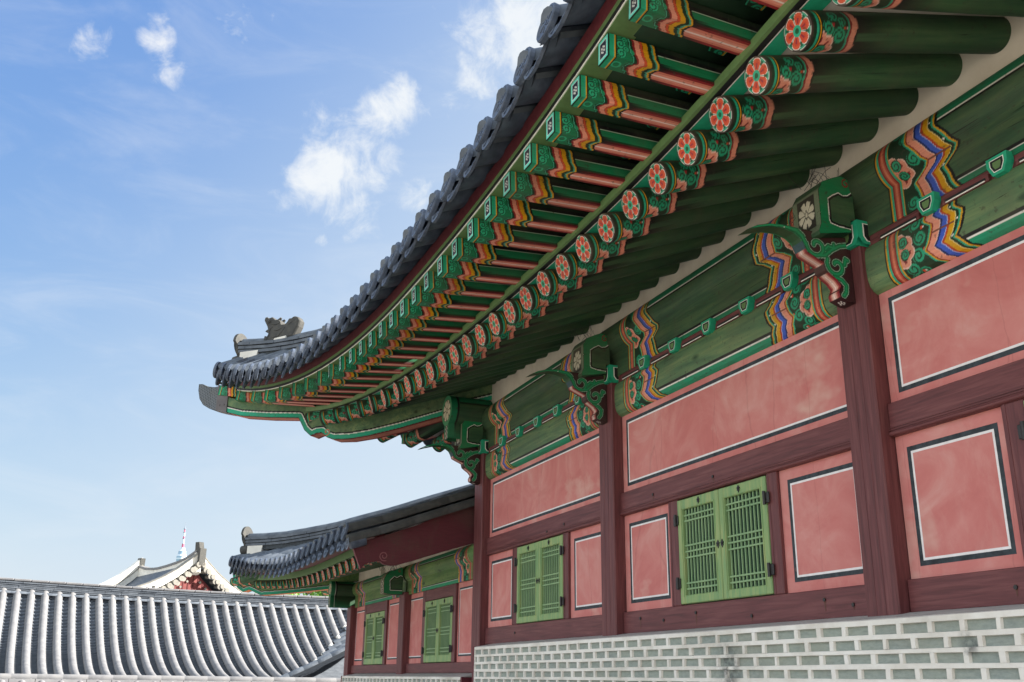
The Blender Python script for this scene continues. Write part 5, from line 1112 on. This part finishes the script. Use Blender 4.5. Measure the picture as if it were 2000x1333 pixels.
for k in range(50):
    a0 = -7 + k * .27; b.tube([GW(a0, .08, 1.47), GW(a0, .36, 1.36)], .055, 8)
b.prism([(-.38, 1.36), (0, 1.46), (.38, 1.36), (.30, 1.34), (-.30, 1.34)], lambda d, z, a: GW(a, d, z), -7, 6.5, 0); b.build('coping_roof', 'pale_tile', gw)
# ================================================================== far gate with white plastered ridges
gate = empty('gate_pavilion', (-63, 0, 0), label='distant gate with white plastered ridges and a red gable, rising behind the corridor roof', cat='gate building')
AP = Vector((-60, 1.93, 0)); rd = Vector((-.875, -.48, 0)); pd = Vector((-.48, .875, 0))
def GT(r, w, z): v = AP + rd * r + pd * w; return (v.x, v.y, z)
SL = [(0, 7.85), (.53, 7.34), (1.34, 6.72), (2.13, 6.24), (2.92, 5.86), (4.4, 5.3)]
Lr = 6.0
RZ = lambda r: float(np.interp(r, [0, .83, 1.81, 2.83, 3.88, 4.99, 5.62, 6.2], [8.36, 8.04, 7.83, 7.69, 7.59, 7.65, 7.80, 7.9]))
b = MB()
for sg in (-1, 1):
    vs = [GT(r, sg * w, z - .05 - .45 * (r > 1)) for r in (0.15, Lr) for w, z in SL]; b.add(vs, [(j, j + 1, 7 + j, 6 + j) for j in range(5)], 0, True)
b.build('roof', 'roof_tile', gate)
def band(b, pts, wd, hh, m=0):
    P = [Vector(p) for p in pts]; vs = []
    for i, p in enumerate(P):
        t = (P[min(len(P) - 1, i + 1)] - P[max(0, i - 1)]); n__ = Vector((-t.y, t.x, 0)); n__ = n__.normalized() if n__.length > 1e-3 else Vector((1, 0, 0))
        vs += [p + n__ * (wd / 2) * sx + Vector((0, 0, zz_)) for sx, zz_ in ((-1, 0), (-1, hh), (1, hh), (1, 0))]
    b.add(vs, [(i * 4 + j, i * 4 + (j + 1) % 4, i * 4 + 4 + (j + 1) % 4, i * 4 + 4 + j) for i in range(len(P) - 1) for j in range(4)], m); b.add(vs, [(0, 1, 2, 3), tuple(len(vs) - 4 + i for i in (3, 2, 1, 0))], m)
b = MB(); rp = [GT(r, 0, RZ(r) - 1.25) for r in np.linspace(0, Lr, 14)]; band(b, rp, .42, 1.12); b.build('main_ridge', 'white_plaster', gate)
b = MB(); band(b, [(x, y, z + 1.12) for x, y, z in rp], .5, .13); b.build('ridge_cap', 'pale_tile', gate)
for r in (.05, Lr - .05):
    for sg in (-1, 1):
        if r > 1: SLb = SL; SL = [(w, z - .45) for w, z in SLb]
        b = MB(); band(b, [GT(r, sg * w, z + .02) for w, z in SL], .36, .42); o = b.build('gable_ridge', 'white_plaster', gate)
        b = MB(); band(b, [GT(r, sg * w, z + .44) for w, z in SL], .42, .06); b.build('ridge_cap', 'stone', o)
        if r > 1: SL = SLb
b = MB(); b.prism([(-w, z - .5) for w, z in SL[::-1]] + [(w, z - .5) for w, z in SL[1:]] + [(4.8, 5.0), (-4.8, 5.0)], lambda w, z, d: GT(.3 + d, w, z), 0, .1, 0); gbl = b.build('gable_board', 'gate_red', gate)
b = MB()
for sg in (-1, 1):
    b.tube([GT(.26, 0, 7.15), GT(.26, sg * 2.2, 5.5)], .02, 4, 0)
    for k in range(8): b.tube([GT(.26, sg * (.0 + k * .32), 7.1 - k * .26), GT(.26, sg * (.0 + k * .32), 5.2)], .016, 4, 0)
b.build('board_joints', 'maroon_board', gbl)
for sg in (-1, 1):
    for k in range(7): w = .42 + k * .40; z = float(np.interp(w, [s[0] for s in SL], [s[1] for s in SL])) - .83; b = MB(); b.tube([GT(.29, sg * w, z), GT(.22, sg * w, z)], .07, 10); b.build('stud', 'stone', gbl)
    for k in range(13):
        w = .18 + k * .34; z = float(np.interp(w, [s[0] for s in SL], [s[1] for s in SL])) - .12
        b = MB(); b.tube([GT(.32, sg * w, z), GT(-.34, sg * w, z - .02)], .125, 12); b.tube([GT(-.30, sg * w, z - .02), GT(-.38, sg * w, z - .02)], .15, 14); b.tube([GT(-.26, sg * (w + .17), z - .28), GT(-.33, sg * (w + .17), z - .28)], .15, 14); b.build('verge_disc', 'stone', gate)
def finial(r, sg):
    b = MB(); q = lambda a, z, d: GT(r + a * sg, d, z - (0 if sg > 0 else .55))
    b.prism([(-.35, 7.7), (.25, 7.7), (.28, 8.2), (.12, 8.4), (.16, 8.82), (-.20, 8.82), (-.30, 8.5), (-.42, 8.3)], q, -.15, .15, 0); b.prism([(-.48, 7.5), (-.30, 7.5), (-.30, 8.45), (-.48, 8.45)], q, -.2, .2, 0)
    return b.build('ridge_finial', 'sculpted_clay', gate)
finial(.1, 1); finial(Lr - .1, -1)
def small_beast(r, w, z, s):
    b = MB(); o = Vector(GT(r, w, z)); f = lambda a, c, d: tuple(o + rd * (0) + pd * (a * s) + Vector((0, 0, c * s)) + rd * d * s)
    b.prism([(-.5, 0), (-.55, .35), (-.35, .55), (-.1, .5), (.05, .25), (.2, .35), (.3, .7), (.5, .75), (.42, .3), (.45, 0)], f, -.15, .15, 0); return b.build('ridge_beast', 'sculpted_clay', gate)
small_beast(-.6, -3.2, 5.75, .55); small_beast(-.5, 4.9, 5.3, .5)
b = MB(); band(b, [GT(Lr, -w, z + .02) for w, z in SL + [(6.5, 5.4)]], .36, .45); b.build('gable_ridge', 'white_plaster', gate)
b = MB(); b.prism([(-6.4, 4.7), (6.4, 4.7), (4.6, 5.6), (-4.6, 5.6)], lambda w, z, d: GT(d, w, z), -1.5, Lr + 1.5, 0); b.build('lower_roof', 'roof_tile', gate)
b = MB(); b.prism([(-5, 0), (5, 0), (5, 4.8), (-5, 4.8)], lambda w, z, d: GT(d, w, z), .2, Lr - .2, 0); b.build('wall', 'gate_red', gate)
# ================================================================== broadcasting tower far away
TWX, TWY = -2700.0, 190.0
flatm('tower_white', '#C9D3DC', .6, .02, .03); flatm('tower_hazy_red', '#B2506C', .6, .02, .03); flatm('tower_shade', '#93ABC0', .6, .02, .03); flatm('tower_dark', '#7C8494', .6, .02, .03)  # distance haze mixed into the tower paints, most in the pinkish red
tw = empty('observation_tower', (TWX, TWY, 180), label='far-off observation tower with a round pod and a red and white mast', cat='observation tower')
def cyl(name, z0, z1, r0, r1, m, parent=tw, n=24, dx=0):
    b = MB(); b.tube([(TWX, TWY + dx, z0), (TWX, TWY + dx, z1)], [r0, r1], n); return b.build(name, m, parent)
DX = 1.8
cyl('shaft', 170, 262, 7, 6, 'tower_white')
pod = cyl('pod', 276, 288, 12, 12.5, 'tower_shade'); cyl('pod_rim', 288, 293, 12.6, 10.5, 'tower_white', pod); cyl('pod_rim', 270, 276, 8, 11.5, 'tower_white', pod); cyl('window_band', 280, 284, 12.8, 12.8, 'tower_white', pod)
up = cyl('upper_pod', 293, 301, 10, 9, 'tower_shade'); cyl('pod_rim', 301, 304, 9.6, 7, 'tower_white', up); cyl('drum', 304, 310, 6.4, 5.4, 'tower_white')
for z0, z1, r, m in ((310, 320, 3.2, 'tower_hazy_red'), (320, 331, 2.9, 'tower_white'), (331, 339, 2.4, 'tower_hazy_red'), (339, 349, 1.9, 'tower_white'), (349, 356, 1.6, 'tower_hazy_red'), (356, 364, 1.1, 'tower_dark'), (364, 376, .55, 'tower_dark')): cyl('mast_section', z0, z1, r, r * .85, m)
for z in (332, 348, 357): cyl('mast_ring', z, z + 1.4, 3.2, 3.2, 'tower_dark', tw, 12)
g = MB(); g.add([(TWX + 900 * math.cos(a) * k, TWY + 1400 * math.sin(a) * k, 188 * (1 - k) ** 1.2 - 2) for k in (0.02, .15, .3, .5, .75, 1) for a in np.linspace(0, 6.2832, 25)[:-1]], [(i * 24 + j, i * 24 + (j + 1) % 24, (i + 1) * 24 + (j + 1) % 24, (i + 1) * 24 + j) for i in range(5) for j in range(24)], 0, True)
flatm('far_woods', '#3E5A3C', .9, .01, .2); tag(g.build('hill', 'far_woods'), kind='structure')
# ================================================================== tree glimpsed under the wing's eave
def leafmat():
    m, nt, b = mat('leaf'); n = noise(nt, 3, 3, .5); nt.links.new(ramp(nt, n, [(.3, '#4F7A2C'), (.7, '#86AE4E')]), b.inputs['Base Color']); b.inputs['Roughness'].default_value = .6
    t = nod(nt, 'ShaderNodeBsdfTranslucent'); t.inputs['Color'].default_value = (*lin('#8FBF4A'), 1); mxs = nod(nt, 'ShaderNodeMixShader'); mxs.inputs[0].default_value = .35
    o = [x for x in nt.nodes if x.type == 'OUTPUT_MATERIAL'][0]; nt.links.new(b.outputs[0], mxs.inputs[1]); nt.links.new(t.outputs[0], mxs.inputs[2]); nt.links.new(mxs.outputs[0], o.inputs[0])
leafmat()
def tree(c, h, r, n, label):
    t = empty('broadleaf_tree', (c[0], c[1], 0), label=label, cat='tree'); b = MB(); b.tube([(c[0], c[1], 0), (c[0] + .2, c[1], h * .4), (c[0] + .1, c[1] + .2, h * .75)], [.28, .2, .1], 10)
    for k in range(9): a = k * .9; b.tube([(c[0] + .15, c[1] + .1, h * (.4 + .04 * k)), (c[0] + math.cos(a) * r * .6, c[1] + math.sin(a) * r * .6, h * (.6 + .04 * k))], [.09, .03], 6)
    b.build('trunk', 'stone', t); v = MB()
    for k in range(n):
        cl = k % 40; rs = random.Random(cl); cc = (rs.uniform(-.7, .7) * r, rs.uniform(-.7, .7) * r, rs.uniform(-.5, .55) * h * .5)
        p = Vector((c[0] + cc[0] + random.gauss(0, .16) * r, c[1] + cc[1] + random.gauss(0, .16) * r, h * .68 + cc[2] + random.gauss(0, .1) * r)); s = random.uniform(.05, .09)
        u = Vector((random.gauss(0, 1), random.gauss(0, 1), random.gauss(0, 1))).normalized(); w = u.cross(Vector((random.gauss(0, 1), random.gauss(0, 1), 1))).normalized()
        v.add([p - u * s, p + w * s * .5, p + u * s, p - w * s * .5], [(0, 1, 2, 3)], 0)
    v.build('crown', 'leaf', t)
tree((-34.0, 3.6, 0), 5.0, 2.2, 9000, 'green leafy tree glimpsed under the wing eave above the corridor ridge')
g = MB(); g.add([(-400, -400, 0), (400, -400, 0), (400, 400, 0), (-400, 400, 0)], [(0, 1, 2, 3)]); tag(g.build('ground', 'courtyard_sand'), kind='structure')
